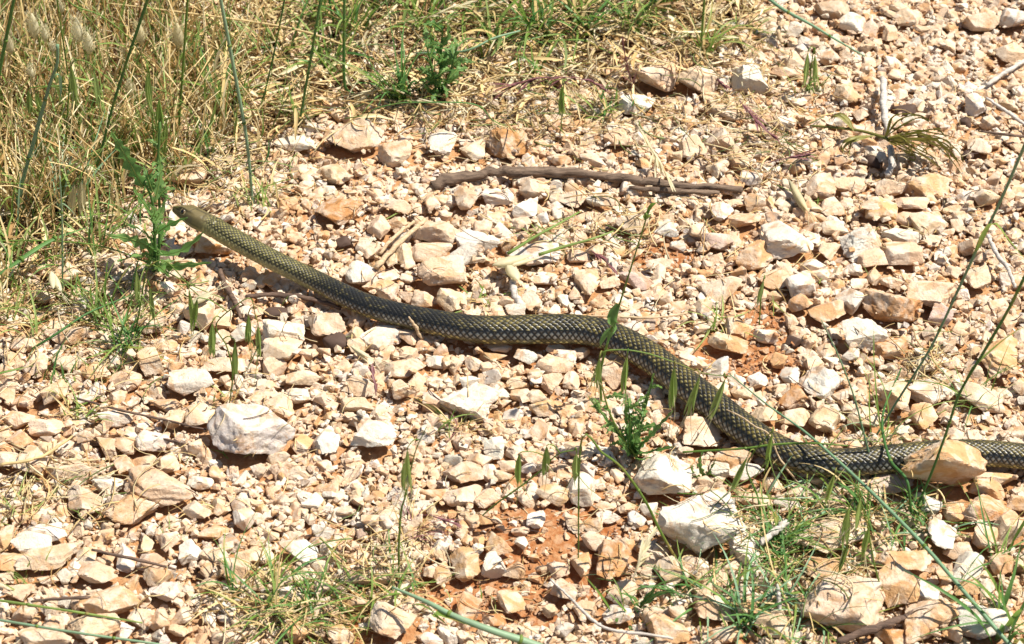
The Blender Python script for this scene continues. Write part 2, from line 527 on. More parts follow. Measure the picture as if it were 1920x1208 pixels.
# centre x, centre y, width, height in the photograph, colour
CAT = """350 325 70 50 c|550 270 80 30 w|627 327 60 42 c|664 256 100 66 c|740 288 60 50 c|830 273 50 50 w|886 285 45 40 c|950 268 76 60 k|1225 142 80 62 c|1306 150 76 60 c
1408 147 66 50 w|1476 138 60 28 c|1160 262 56 36 c|1195 196 66 46 g|1110 300 46 30 c|1050 300 40 26 o|985 391 44 52 w|930 372 50 30 w|875 376 46 40 t|1001 360 56 35 c
1075 375 60 35 c|1126 376 50 40 w|745 388 55 30 c|810 384 30 36 c|1597 44 50 45 g|1560 18 60 40 t|1700 36 46 36 c|1668 64 28 40 c|1630 58 30 28 c|1840 42 72 36 c
1900 34 56 46 g|1730 57 30 18 t|1780 88 26 30 c|1893 101 56 36 c|1486 114 52 32 c|1552 108 40 36 c|1590 178 52 40 c|1362 210 66 40 c|1830 197 40 38 w|1856 232 36 28 c
1572 226 52 26 w|1614 216 28 25 c|1300 279 52 36 c|1350 260 52 46 c|1553 266 26 36 c|1645 297 30 22 w|1580 302 30 24 c|1492 312 36 30 o|1385 306 40 36 c|1408 335 42 28 w
1345 316 40 42 c|1536 352 56 50 c|1592 350 60 28 c|1672 351 62 36 c|1738 352 82 56 o|1560 390 42 42 c|1652 396 56 46 o|1712 386 60 26 c|1836 277 44 32 c|1850 369 46 36 c
1416 381 40 26 t|1380 382 36 20 c|636 399 82 54 k|401 460 66 40 k|353 497 32 40 c|120 516 66 46 c|82 556 46 36 c|470 514 36 28 c|492 530 26 22 c|530 619 76 58 w
613 612 66 54 c|531 662 70 56 c|456 624 42 36 w|415 599 40 36 c|374 588 56 56 c|285 611 50 30 c|416 634 32 30 t|515 691 42 34 c|570 711 62 36 c|281 681 56 46 c
180 700 52 32 o|236 712 56 36 c|361 718 82 50 w|516 764 66 50 c|560 744 46 36 w|46 644 46 32 c|124 630 76 32 o|66 684 46 46 c|126 685 62 30 c|181 734 36 30 w
102 736 46 46 c|10 742 36 42 c|44 752 46 26 c|36 786 58 32 o|86 802 62 30 c|216 786 62 28 w|311 761 62 28 o|327 788 40 36 c|375 784 52 40 c|420 690 84 32 c
468 822 156 92 g|710 426 42 52 c|744 418 40 26 t|818 434 84 52 c|691 472 46 44 c|680 516 58 46 g|733 486 24 40 t|760 484 36 46 c|731 522 40 28 w|768 523 32 24 c
830 517 88 52 c|810 475 72 40 c|876 482 62 42 g|896 456 84 42 g|1000 480 94 42 g|846 563 52 50 c|795 564 46 38 c|764 556 40 26 c|709 540 56 28 o|727 552 42 26 w
1101 533 46 62 c|996 568 36 42 c|966 582 36 24 g|950 568 28 22 c|1017 525 52 22 g|1085 481 40 24 c|1194 526 60 36 p|1234 496 46 22 c|1144 532 36 24 c|1184 421 62 40 c
1248 434 42 26 g|975 421 40 30 c|905 433 36 30 c|714 622 80 42 w|671 600 32 36 c|706 646 48 28 w|664 630 40 32 c|673 650 40 26 c|765 634 32 36 c|767 664 38 26 c
815 679 32 22 w|760 692 72 36 c|936 655 46 18 c|1041 650 34 24 w|925 671 48 20 o|985 671 42 30 g|1061 668 40 30 w|1088 664 34 20 o|1036 691 72 40 c|891 685 36 24 c
1146 703 46 46 c|1036 722 40 36 c|1071 716 30 32 c|881 716 38 26 w|970 721 40 24 c|976 739 38 26 c|880 756 104 72 w|811 755 36 32 p|1016 766 46 30 o|675 726 66 36 c
670 760 60 28 c|757 734 42 36 c|1472 447 90 78 w|1614 450 74 72 g|1691 477 66 46 c|1690 444 72 32 g|1641 486 62 36 c|1556 475 40 30 c|1601 507 32 22 w|1566 430 46 24 c
1640 402 56 26 c|1700 411 50 28 c|1742 424 66 44 c|1750 452 32 26 c|1820 461 42 36 t|1414 481 66 48 o|1354 402 40 32 g|1396 414 60 30 c|1344 455 56 32 p|1455 526 60 36 c
1500 536 52 44 g|1350 546 76 48 c|1524 500 46 28 g|1536 516 46 26 c|1550 586 66 48 o|1597 567 56 54 w|1610 536 32 26 w|1670 572 112 72 k|1746 553 88 62 c|1672 531 46 20 w
1640 521 28 38 t|1832 526 46 46 c|1786 512 28 30 c|1501 572 42 40 o|1485 602 26 32 c|1618 632 84 52 w|1670 656 66 36 k|1365 646 70 40 o|1386 615 50 34 o|1436 630 44 24 w
1342 686 46 42 g|1299 681 52 30 c|1461 676 32 30 o|1421 716 36 30 w|1481 706 34 40 g|1489 746 58 46 k|1541 722 82 62 g|1526 686 36 38 c|1746 735 92 60 w|1676 746 62 56 c
1735 681 50 40 w|1801 636 36 30 c|1871 671 80 86 o|1826 690 38 42 c|1841 746 76 50 c|1731 782 52 60 o|1546 790 56 40 t|1616 786 56 42 c|1431 780 50 36 c|1490 786 52 42 c
1762 592 46 36 p|1890 606 36 40 t|36 826 52 38 o|14 842 36 26 k|58 870 58 48 c|14 864 42 36 c|200 841 42 36 t|236 836 56 36 c|286 831 62 34 w|315 866 46 46 c
235 876 42 40 o|271 871 40 30 c|140 881 96 46 c|300 915 128 70 c|246 957 96 56 o|205 910 60 32 w|160 941 66 52 t|376 905 46 26 w|370 960 56 34 c|415 953 36 30 c
80 1000 86 34 w|60 1018 70 44 w|96 1048 112 46 t|26 1056 52 48 o|8 1012 30 50 o|10 1086 32 28 c|140 1068 26 42 g|162 1046 36 36 c|186 1076 70 44 c|121 1080 32 30 w
90 1088 40 20 c|285 1054 56 36 w|238 1046 34 56 w|316 1014 40 42 c|277 1023 24 36 c|356 1037 40 38 w|402 1046 50 36 c|459 971 42 40 w|402 1000 62 24 o|556 1040 72 40 g
596 1016 38 20 k|606 995 42 36 w|476 1044 76 34 c|442 1070 56 42 c|245 1096 28 36 o|294 1086 52 36 t|310 1110 60 44 g|535 1110 40 30 w|600 1106 40 30 c|210 1131 112 52 o
176 1182 96 52 c|86 1192 96 46 c|36 1112 52 30 c|46 1152 46 30 t|300 1166 44 40 c|341 1156 42 28 c|265 1161 46 34 c|392 1160 28 28 w|335 1186 34 28 c|431 1196 62 30 c
235 1186 34 40 w|700 822 80 60 g|567 836 42 44 o|612 828 48 62 g|869 890 74 44 c|899 866 48 36 c|916 888 30 38 w|942 892 36 24 t|866 930 70 40 c|911 936 50 34 c
816 929 56 24 o|926 842 36 42 w|1036 931 60 34 o|1089 920 52 50 w|951 876 36 26 c|991 880 30 22 w|1000 921 26 26 w|1243 896 98 74 w|1312 988 146 100 g|1131 951 40 22 c
1141 970 44 20 w|1194 976 32 38 g|1154 1050 68 84 k|1118 1014 52 34 c|1112 984 34 34 o|1005 976 32 34 w|936 1022 48 42 o|977 1020 24 24 w|901 1016 28 32 o|876 1012 20 28 o
872 1062 50 58 o|926 1062 44 42 w|895 1045 24 22 w|963 1070 42 30 c|831 1076 32 52 o|808 1072 28 30 c|960 1131 52 50 o|876 1152 46 76 k|735 1170 84 76 c|690 1076 96 42 c
660 1128 56 36 o|1060 1106 52 44 c|1096 1146 42 32 t|1031 1146 26 22 c|927 1166 42 30 k|1166 1116 56 42 c|1160 1152 56 40 w|1246 1182 88 66 o|1046 1070 42 28 c|1090 1060 36 52 o
1262 1072 62 52 c|1320 815 64 52 c|1376 866 70 40 o|1396 886 66 34 w|1350 882 38 34 w|1770 877 146 84 o|1866 900 76 28 o|1850 921 62 38 o|1846 953 96 54 k|1906 941 50 36 o
1740 946 46 44 g|1790 962 42 46 o|1562 1012 126 70 t|1396 1036 56 60 w|1546 1066 76 44 o|1690 1051 116 50 o|1766 1012 50 62 g|1812 1066 66 52 w|1798 1034 56 32 c|1891 990 56 56 c
1850 1010 52 52 o|1582 1132 150 98 c|1682 1102 76 76 o|1732 1112 52 42 g|1812 1102 46 32 o|1841 1166 88 66 g|1746 1172 96 76 o|1670 1196 56 42 k|1396 1141 46 36 o|1341 1140 76 52 t
1300 1060 56 42 w|1420 941 56 32 c|1490 931 46 28 c|1450 911 36 30 o|1655 897 108 36 p|1620 930 60 34 t|1880 1060 50 42 o|1450 1170 64 46 c|560 1180 56 40 o|640 1195 50 34 o|1360 1190 60 36 o"""
KEY = {
 (468, 822): ('boulder', 'largest smooth grey-white boulder, lying alone in fine gravel'),
 (1312, 988): ('boulder', 'broad grey-white boulder crossed by thin shadows beside the green grass tuft'),
 (1582, 1132): ('boulder', 'huge pitted cream boulder behind the dark root'),
 (1562, 1012): ('boulder', 'broad tan boulder half hidden behind a row of green oat spikelets'),
 (1770, 877): ('boulder', 'rounded orange cream boulder lying in front of the snake and hiding part of it'),
 (1670, 572): ('stone', 'wide rusty orange stone set into the soil below the wedge-shaped pale stone'),
 (1472, 447): ('stone', 'bright white pointed stone with an orange shaded flank'),
 (1614, 450): ('stone', 'upright wedge-shaped pale grey stone beside a smaller cream block'),
 (1746, 553): ('stone', 'large oval cream stone leaning beside the wide rusty orange stone'),
 (1618, 632): ('stone', 'white two-humped stone above a small rusty orange stone'),
 (1541, 722): ('stone', 'pale grey slanting stone with a sharp ridge next to a square rusty stone'),
 (1489, 746): ('stone', 'square rusty orange stone against the ridged pale grey stone'),
 (1746, 735): ('stone', 'broad white stone with curved grass shadows, under the crossing green stems'),
 (1871, 671): ('stone', 'tall rounded orange cream stone behind the thick dark grass stem'),
 (300, 915): ('stone', 'wide lumpy cream stone resting on an orange stone'),
 (246, 957): ('stone', 'angular light orange stone under the wide lumpy cream stone'),
 (96, 1048): ('stone', 'long tilted tan slab with straight edges, like a plank'),
 (210, 1131): ('clod', 'crumbly orange earth-coated clod above a rounded cream stone'),
 (176, 1182): ('stone', 'rounded cream stone below the crumbly orange clod'),
 (1243, 896): ('stone', 'bright white blocky stone just below the lobed green rosette'),
 (1154, 1050): ('stone', 'tall rusty orange stone standing in the bare red soil'),
 (735, 1170): ('stone', 'big cream stone with a grey cap beside the broad out-of-focus stem'),
 (876, 1152): ('stone', 'upright rusty orange stone above the broad out-of-focus stem'),
 (960, 1131): ('stone', 'stone with white top and orange base in the bare red soil'),
 (872, 1062): ('stone', 'leaning orange cream stone at the edge of the bare red soil'),
 (880, 756): ('stone', 'large whitish flat-topped stone below the middle of the snake'),
 (636, 399): ('stone', 'rusty orange stone behind the neck of the snake'),
 (401, 460): ('stone', 'rusty orange stone under the raised neck of the snake'),
 (950, 268): ('stone', 'stone with pale top and rusty red base above the brown stick'),
 (1846, 953): ('stone', 'rusty orange block in the orange pile beside the rounded boulder'),
 (1690, 1051): ('stone', 'long flat light orange stone above the huge pitted boulder'),
 (1546, 1066): ('stone', 'rounded orange stone under the green oat spikelets'),
 (1841, 1166): ('stone', 'grey-white stone striped by shadows under the green blades, beside an orange block'),
 (1746, 1172): ('stone', 'big light orange block between the dark root and the grey-white stone'),
 (1396, 1036): ('stone', 'rough white stone inside the green grass tuft'),
 (1408, 147): ('stone', 'square white stone with a creased face behind the purple brome'),
 (1830, 197): ('stone', 'small bright white stone next to a dark round pebble'),
 (556, 1040): ('stone', 'pale grey stone standing out from smaller cream gravel'),
 (530, 619): ('stone', 'whitish triangular stone below the dark front of the snake'),
 (714, 622): ('stone', 'long whitish stone touching the underside of the snake'),
 (1101, 533): ('stone', 'upright cream slab behind the middle of the snake'),
 (1738, 352): ('stone', 'pyramid-shaped light orange stone below the curled weed'),
 (664, 256): ('stone', 'large cream stone at the foot of the dry grass'),
 (700, 822): ('stone', 'pale grey flat stone to the side of the largest boulder, ringed by gravel'),
}
LANDMARKS = [('near the brown stick', 1000, 330), ('near the bleached upright twig', 1665, 240), ('around the largest boulder', 470, 820), ('under the thistle', 290, 520),
 ('around the bare red soil', 1040, 1020), ('by the white pointed stone', 1480, 450), ('near the rounded boulder in front of the snake', 1790, 900), ('by the wide rusty stone', 1670, 590),
 ('around the wide lumpy stone', 280, 920), ('around the plank-like slab', 110, 1050), ('below the middle of the snake', 960, 700), ('beside the white spikelet', 920, 490),
 ('at the foot of the dry grass', 660, 250), ('behind the purple brome', 1320, 170), ('beyond the bleached twig', 1780, 80), ('below the front of the snake', 520, 650),
 ('near the low green tuft', 200, 690), ('around the huge pitted boulder', 1620, 1120), ('beside the clump of bent green grass', 480, 1130), ('behind the neck of the snake', 640, 430),
 ('around the lobed green rosette', 1250, 860), ('behind the hind body of the snake', 1500, 700)]

def stone_label(cx, cy, w_, h_, c):
    if (cx, cy) in KEY:
        return KEY[(cx, cy)]
    size = 'large' if w_ >= 70 else ('fist-shaped' if w_ >= 56 else ('middling' if w_ >= 40 else 'small'))
    if size == 'fist-shaped': size = 'chunky'
    asp = h_ / w_
    form = 'flat limestone chip' if asp < 0.62 else ('upright limestone chunk' if asp > 1.05 else 'limestone block')
    lm = min(LANDMARKS, key=lambda L: math.hypot(cx - L[1], (cy - L[2]) * 1.2))[0]
    return ('stone', f'{size} {STONE_W[c]} {form} {lm}')

stones = []
for e in CAT.replace('\n', '|').split('|'):
    a, b, c_, d_, k = e.split()
    stones.append((int(a), int(b), int(c_), int(d_), k))
DARK = [(645, 455, 28, 24), (1637, 303, 26, 24), (1696, 207, 40, 26), (1810, 229, 20, 22), (1488, 641, 28, 22), (518, 590, 44, 22), (629, 643, 46, 30), (1815, 291, 20, 16)]
stones.sort(key=lambda s: -s[2] * s[3])
OCCL = (1770, 877)
SPEC_ROT = {(96, 1048): 0.55}
n_tri = 0
for (cx, cy, w_, h_, k) in stones + [(a, b, c_, d_, 'd') for (a, b, c_, d_) in DARK]:
    sr = np.random.default_rng(cx * 7919 + cy)
    big = w_ * h_ > 4300
    dark = k == 'd'
    if dark:
        P, F = rock(sr, 4, planes=12, p=5, rough=0.02)
    else:
        P, F = rock(sr, 5 if big else 4, p=7.0 if (cx, cy) == OCCL else None, rough=0.06 if big else 0.045)
    g0 = at(cx, cy, 0.008)
    s = mpp(g0)
    W, D = w_ * s * 1.10, h_ * s * 1.26
    T = min(W, D) * sr.uniform(0.58, 0.80)
    if (cx, cy) == OCCL:
        W, T, D = 0.080, 0.064, 0.037
    if (cx, cy) == (96, 1048):
        W, D, T = 0.066, 0.026, 0.018
    P = P * np.array([W, D, T])
    yaw = SPEC_ROT.get((cx, cy), sr.uniform(-0.12, 0.12))
    ca, sa = math.cos(yaw), math.sin(yaw)
    P = P @ np.array([[ca, sa, 0], [-sa, ca, 0], [0, 0, 1]])
    vis = at(cx, cy, (0.34 * T + 0.003) if (cx, cy) != OCCL else 0.031)
    x, y = float(vis[0]), float(vis[1])
    d = np.hypot(SNAKE_XY[:, 0] - x, SNAKE_XY[:, 1] - y)
    z = min(settle(P, x, y, 0.55) - 0.16 * T, 0.5 * T + 0.012)
    z = max(z, 0.40 * T + 0.003)
    if (cx, cy) == OCCL: z = 0.031
    top = P[:, 2].max()
    # keep clear of the snake's belly
    for _ in range(6):
        dv = np.hypot(SNAKE_XY[:, 0][None] - (P[:, 0] + x)[::3, None], SNAKE_XY[:, 1][None] - (P[:, 1] + y)[::3, None])
        jn = dv.argmin(1); dm = dv[np.arange(len(jn)), jn]
        rr = SNAKE[jn, 3]; zb = SNAKE[jn, 2]
        pen = rr * rr * 1.02 - (dm ** 2 + (P[::3, 2] + z - zb) ** 2)
        if (pen > 0).mean() < 0.01 or (cx, cy) == OCCL: break
        i = d.argmin()
        away = np.array([x, y]) - SNAKE_XY[i]; away /= np.linalg.norm(away) + 1e-9
        x += away[0] * 0.003; y += away[1] * 0.003
        z -= 0.0015
    stamp(P, x, y, z)
    base = z + P[:, 2].min()
    V = P.copy(); V[:, 2] += z - base
    o = link('dark_pebble' if dark else KEY.get((cx, cy), ('stone',))[0], sharp(mesh_np('stone', V, F, True), 32), M_STONE if not dark else None, None, (x, y, base))
    n_tri += len(F)
    c0 = np.array(STONE_C[k]) * (1 + sr.uniform(-0.10, 0.10)) * (1 + sr.uniform(-0.03, 0.03, 3))
    o.color = (*[float(v) for v in c0], 1.0)
    if dark:
        if 'M_DARKSTONE' not in globals():
            M_DARKSTONE = simple('dark_pebble', (0.075, 0.045, 0.032), 0.75, 0.3)
        o.data.materials.append(M_DARKSTONE)
        lm = min(LANDMARKS, key=lambda L: math.hypot(cx - L[1], (cy - L[2]) * 1.2))[0]
        tag(o, f'dark brown rounded pebble {lm}', 'pebble', 'dark rounded pebbles')
    else:
        cat, lab = stone_label(cx, cy, w_, h_, k)
        tag(o, lab, cat, 'loose limestone stones on the path')

# close the gaps between stamped points
def _nb(a, f, k):
    for ax in (0, 1):
        b = a.copy()
        for d in range(1, k + 1):
            b = f(b, f(np.roll(a, d, ax), np.roll(a, -d, ax)))
        a = b
    return a
H = _nb(_nb(H, np.maximum, 2), np.minimum, 2)
CATH = H.copy()
# ------------------------------------------------------------------ gravel: the countless rest
SOILP = [(1000, 1020, 80, 60), (1060, 975, 70, 40), (900, 1110, 70, 45), (1120, 1010, 45, 50), (1400, 665, 80, 42), (1000, 657, 150, 16), (1440, 600, 40, 20), (700, 1185, 50, 30), (820, 1100, 40, 30),
         (1230, 935, 50, 26), (1230, 690, 40, 30), (1290, 790, 40, 20), (1000, 1130, 60, 40), (1100, 1090, 50, 30), (1590, 1000, 40, 20), (1420, 900, 60, 20), (1250, 480, 50, 20)]
SOILW = []
for (a, b, c_, d_) in SOILP:
    p = at(a, b); s = mpp(p)
    SOILW.append((p[0], p[1], 1.25 * c_ * s, 1.25 * d_ * s / math.sin(TH)))
def soilness(x, y):
    v = 0.0
    for (a, b, c_, d_) in SOILW:
        v = max(v, 1 - ((x - a) / c_) ** 2 * 0.8 - ((y - b) / d_) ** 2 * 0.8)
    return v
def litterness(x, y):
    """1 where the dry grass covers the ground: top left of the path edge"""
    # edge line in the photo: (0,560) (330,330) (620,230) (900,215) (1200,160) (1450,0)
    ex = [LX[0] - 1] + LX + [LX[-1] + 1]; ey = [LY[0] - 0.3] + LY + [LY[-1] + 1.6]
    e = np.interp(x, ex, ey)
    return np.clip((y - e) / 0.10 + 0.5, 0, 1)
_e = [at(a, b) for a, b in ((-150, 700), (0, 560), (170, 440), (300, 355), (450, 290), (620, 228), (900, 215), (1150, 170), (1330, 118), (1440, 0))]
LX = [float(p[0]) for p in _e]; LY = [float(p[1]) for p in _e]
make_ground()

def hull_protos(r, n, pts, bevel=0.0):
    out = []
    for _ in range(n):
        bm = bmesh.new()
        q = r.normal(size=(pts, 3)); q /= np.linalg.norm(q, axis=1)[:, None]
        q = q / np.maximum(np.abs(q).max(1)[:, None], 1e-6) ** 0.5 * r.uniform(0.78, 1.0, (pts, 1))
        for v in q: bm.verts.new(v)
        res = bmesh.ops.convex_hull(bm, input=bm.verts)
        bmesh.ops.delete(bm, geom=[v for v in bm.verts if not v.link_faces], context='VERTS')
        if bevel:
            bmesh.ops.dissolve_limit(bm, angle_limit=0.30, verts=bm.verts, edges=bm.edges)
            bmesh.ops.bevel(bm, geom=list(bm.edges), offset=bevel, segments=1, affect='EDGES', profile=0.5)
        bm.verts.index_update()
        bmesh.ops.triangulate(bm, faces=bm.faces)
        V = np.array([v.co[:] for v in bm.verts]); F = np.array([[v.index for v in f.verts] for f in bm.faces])
        bm.free()
        V -= (V.max(0) + V.min(0)) / 2; V /= (V.max(0) - V.min(0))
        out.append((V, F))
    return out

gr = np.random.default_rng(5)
PR = {'A': hull_protos(gr, 90, 13, 0.07), 'a': [rock(gr, 3, rough=0.04) for _ in range(60)],
      'B': hull_protos(gr, 80, 12), 'C': hull_protos(gr, 40, 8)}
GC = [((0.645, 0.47, 0.31), .42), ((0.60, 0.43, 0.28), .20), ((0.57, 0.335, 0.16), .17), ((0.69, 0.61, 0.505), .17), ((0.56, 0.51, 0.44), .06), ((0.36, 0.27, 0.20), .02)]
GCc = np.array([c for c, _ in GC]); GCp = np.array([p for _, p in GC]); GCp /= GCp.sum()
CC = [((0.54, 0.37, 0.22), .34), ((0.50, 0.29, 0.135), .32), ((0.58, 0.45, 0.315), .24), ((0.64, 0.57, 0.47), .10)]
CCc = np.array([c for c, _ in CC]); CCp = np.array([p for _, p in CC]); CCp /= CCp.sum()
XW0, XW1, YW0, YW1 = -0.80, 0.80, -0.58, 0.80
def scatter(n, kind, smin, smax, power, kcand, hmax, skip_soil, out):
    made = 0
    xs = gr.uniform(XW0, XW1, n * kcand); ys = gr.uniform(YW0, YW1, n * kcand)
    ii, jj = cells(xs, ys)
    hs = H[ii, jj]
    for q in range(n):
        c = slice(q * kcand, (q + 1) * kcand)
        hh = H[ii[c], jj[c]]
        b = int(hh.argmin()) + q * kcand
        x, y = xs[b], ys[b]
        if abs(x) > 0.56 + 0.13 * (y + 0.58): continue
        if H[ii[b], jj[b]] > hmax: continue
        so = soilness(x, y)
        if so > 0 and gr.random() < skip_soil * min(1, so * 2.5): continue
        li = litterness(x, y)
        if li > 0 and gr.random() < 0.62 * li: continue
        size = smin + (smax - smin) * gr.random() ** power
        V0, F0 = PR[kind][gr.integers(len(PR[kind]))]
        if kind == 'A' and size < 0.0125:
            V0, F0 = PR['B'][gr.integers(len(PR['B']))]
        if kind == 'A' and size > 0.0205:
            V0, F0 = PR['a'][gr.integers(len(PR['a']))]
        e = np.array([1.0, gr.uniform(0.62, 0.95), gr.uniform(0.42, 0.70)]) * size
        yaw = gr.uniform(0, 6.283); tl = gr.normal(0, 0.22, 2)
        ca, sa = math.cos(yaw), math.sin(yaw)
        V = V0 * e
        V = V @ np.array([[1, 0, tl[0]], [0, 1, tl[1]], [-tl[0], -tl[1], 1]])
        V = V @ np.array([[ca, sa, 0], [-sa, ca, 0], [0, 0, 1]])
        if kind != 'C':
            cc = cells(V[:, 0] + x, V[:, 1] + y)
            if (H[cc] > CATH[cc] + 0.013).mean() > 0.55 or (CATH[cc] > 0.006).mean() > (0.24 if kind == 'A' else 0.45): continue
        z = settle(V, x, y, 0.62) - 0.10 * e[2]
        dd = (SNAKE_XY[::4, 0] - x) ** 2 + (SNAKE_XY[::4, 1] - y) ** 2
        i = int(dd.argmin()) * 4
        if dd[i // 4] < (SNAKE[i, 3] * 0.95 + size * 0.45) ** 2:
            lim = SNAKE[i, 2] - SNAKE[i, 3] * 0.86
            if dd[i // 4] > (SNAKE[i, 3] * 0.7) ** 2: lim = SNAKE[i, 2] - SNAKE[i, 3] * 0.3
            if z + e[2] * 0.5 > lim: continue
        if z > hmax + 0.010: continue
        stamp(V, x, y, z)
        V = V + np.array([x, y, z])
        if kind == 'C':
            c = CCc[gr.choice(len(CCp), p=CCp)]
            if so > 0 or gr.random() < 0.12: c = np.array((0.38, 0.165, 0.06)) * gr.uniform(0.85, 1.2)
        else:
            c = GCc[gr.choice(len(GCp), p=GCp)]
        c = c * gr.uniform(0.86, 1.10) * (1 + gr.uniform(-0.03, 0.03, 3))
        out.append((V, F0, c))
        made += 1
    return made

def bake(items, name, smooth, label):
    nv = sum(len(v) for v, _, _ in items)
    Vs = np.vstack([v for v, _, _ in items])
    off = np.concatenate([[0], np.cumsum([len(v) for v, _, _ in items])])[:-1]
    Fs = np.vstack([f + o_ for (_, f, _), o_ in zip(items, off)])
    Cs = np.vstack([np.broadcast_to(c, (len(v), 3)) for v, _, c in items])
    o = link(name, mesh_np(name, Vs, Fs, smooth, Cs), M_GRAVEL)
    tag(o, label, 'gravel', kind='stuff')
    return len(Fs)

A_, B_, C_ = [], [], []
nA = scatter(17000, 'A', 0.0102, 0.0225, 1.7, 6, 0.0105, 0.94, A_)
nB = scatter(50000, 'B', 0.0048, 0.0105, 1.1, 5, 0.0125, 0.86, B_)
nC = scatter(38000, 'C', 0.0022, 0.0056, 1.1, 3, 0.013, 0.0, C_)
tA = bake(A_, 'gravel', False, 'coarse cream limestone gravel spread between the larger stones')
tB = bake(B_, 'gravel_chips', False, 'small angular limestone chips filling the gaps of the gravel')
tC = bake(C_, 'gravel_crumbs', False, 'finest orange crumbs of stone and earth on the soil')
print('stones', len(stones), n_tri, 'gravel', nA, nB, nC, tA, tB, tC, 'H mean', H[300:500, 400:700].mean())
# ------------------------------------------------------------------ the snake
def sstep(a, b, x):
    t = np.clip((x - a) / (b - a), 0, 1)
    return t * t * (3 - 2 * t)

def make_snake():
    P = SNP[:, :3]
    dense = spline(np.hstack([P, SNP[:, 3:]]), 3000)
    C = dense[:, :3]
    # smooth the axis a little
    for _ in range(25):
        C[1:-1] = 0.25 * C[:-2] + 0.5 * C[1:-1] + 0.25 * C[2:]
    s = np.concatenate([[0], np.cumsum(np.linalg.norm(np.diff(C, axis=0), axis=1))])
    L = s[-1]
    s_vis = s[np.argmin(np.abs(C[:, 0] - at(2000, 868, .02)[0]))]
    ss = np.concatenate([np.arange(0, 0.006, 0.0004), np.arange(0.006, s_vis, 0.00080), np.arange(s_vis, L, 0.0025)])
    C = np.stack([np.interp(ss, s, C[:, k]) for k in range(3)], 1)
    Rb = np.interp(ss, s, dense[:, 3])
    # head profile, from the snout: half width, top, bottom
    ht = np.array([0, .0006, .002, .005, .009, .014, .019, .026, .033, .040, .048, .056, .066])
    hw = np.array([.0006, .0030, .0044, .0055, .0067, .0083, .0097, .0114, .0121, .0113, .0102, .0098, .0098])
    hu = np.array([.0005, .0022, .0034, .0048, .0064, .0080, .0089, .0093, .0094, .0095, .0096, .0098, .0098])
    hb = np.array([.0005, .0022, .0032, .0040, .0049, .0060, .0070, .0084, .0093, .0095, .0094, .0096, .0098])
    bl = sstep(0.050, 0.070, ss)
    Wd = np.interp(ss, ht, hw) * (1 - bl) + Rb * bl
    Tp = np.interp(ss, ht, hu) * (1 - bl) + Rb * bl * 1.0
    Bt = np.interp(ss, ht, hb) * (1 - bl) + Rb * bl * 0.96
    T = np.gradient(C, axis=0); T /= np.linalg.norm(T, axis=1)[:, None]
    S = np.cross(T, [0, 0, 1.0]); S /= np.linalg.norm(S, axis=1)[:, None]
    U = np.cross(S, T)
    # with the snout towards -x, S = T x z points towards ... make it face the camera side (-y)
    sgn = -1 if np.mean(S[:, 1]) > 0 else 1
    S = S * sgn; U = np.where((U[:, 2] < 0)[:, None], -U, U)
    # the head is tipped a little so that its near side looks up
    rl = np.radians(24) * (1 - sstep(0.030, 0.11, ss))[:, None]
    S, U = S * np.cos(rl) + U * np.sin(rl), U * np.cos(rl) - S * np.sin(rl)
    n = 130
    # 0 = towards camera, 90 deg = back, -90 = belly; fewer points on the belly
    ph = np.radians(np.concatenate([np.linspace(-180, -132, 8, endpoint=False), np.linspace(-132, -48, 14, endpoint=False), np.linspace(-48, 180, 108, endpoint=False)]))
    PH = ph[None, :]
    # cross-section: a superellipse on the head (flat crown, sharp brow), round on the body
    e = np.where(ss < 0.055, 2.9, 2.0); e = e * (1 - bl) + 2.0 * bl
    ex = np.sign(np.cos(PH)) * np.abs(np.cos(PH)) ** (2 / e[:, None])
    ey = np.sign(np.sin(PH)) * np.abs(np.sin(PH)) ** (2 / e[:, None])
    rx = Wd[:, None] * ex
    ry = np.where(ey > 0, Tp[:, None], Bt[:, None]) * ey
    # belly flattened where it carries the body
    flat = bl[:, None] * sstep(0.6, 1.0, -np.sin(PH)) * 0.10
    ry = ry * (1 - flat)
    # lattice of scales
    Rm = np.maximum(np.interp(ss, s, dense[:, 3]), 0.004)
    Rm = np.where(ss < 0.06, 0.0096, Rm)
    u = np.concatenate([[0], np.cumsum(np.diff(ss) / (0.47 * (Rm[1:] + Rm[:-1]) / 2))])
    deg = np.degrees(ph)
    asym = np.where(np.abs(deg) <= 180, deg, 0)
    mdeg = np.where(deg > -90, deg, deg + 360)                     # -90 .. 270
    rows = 19
    tt = np.linspace(-90, 270, 3601); fl_ = np.minimum(tt, 180 - tt)
    dens = 1 / (15.5 - 5.0 * sstep(34, 52, fl_))                    # larger scales on the flank, narrow ones on the back
    cum = np.cumsum(dens) * 0.1; cum -= np.interp(90, tt, cum)
    vrow = np.interp(mdeg, tt, cum) + 40
    Uq, Vq = np.meshgrid(u, vrow, indexing='ij')
    best = np.full(Uq.shape, 9.0); bdu = np.zeros_like(best); bdv = np.zeros_like(best); bi = np.zeros_like(best); bk = np.zeros_like(best)
    k0 = np.floor(Vq)
    for dk in (0, 1):
        k = k0 + dk
        off = 0.5 * (np.mod(k, 2))
        i = np.round(Uq - off)
        for di in (-1, 0, 1):
            du = Uq - (i + di + off); dv = Vq - k
            m = np.abs(du) / 0.5 + np.abs(dv) / 1.0
            b = m < best
            best = np.where(b, m, best); bdu = np.where(b, du, bdu); bdv = np.where(b, dv, bdv)
            bi = np.where(b, i + di, bi); bk = np.where(b, k, bk)
    m = np.clip(best, 0, 1)
    dorsal = ((mdeg > -52) & (mdeg < 232))[None, :] * np.ones_like(m)
    vent = 1 - dorsal
    uv = Uq - np.floor(Uq)
    hsh = np.mod(np.sin(bi * 127.1 + bk * 311.7) * 43758.5453, 1.0)
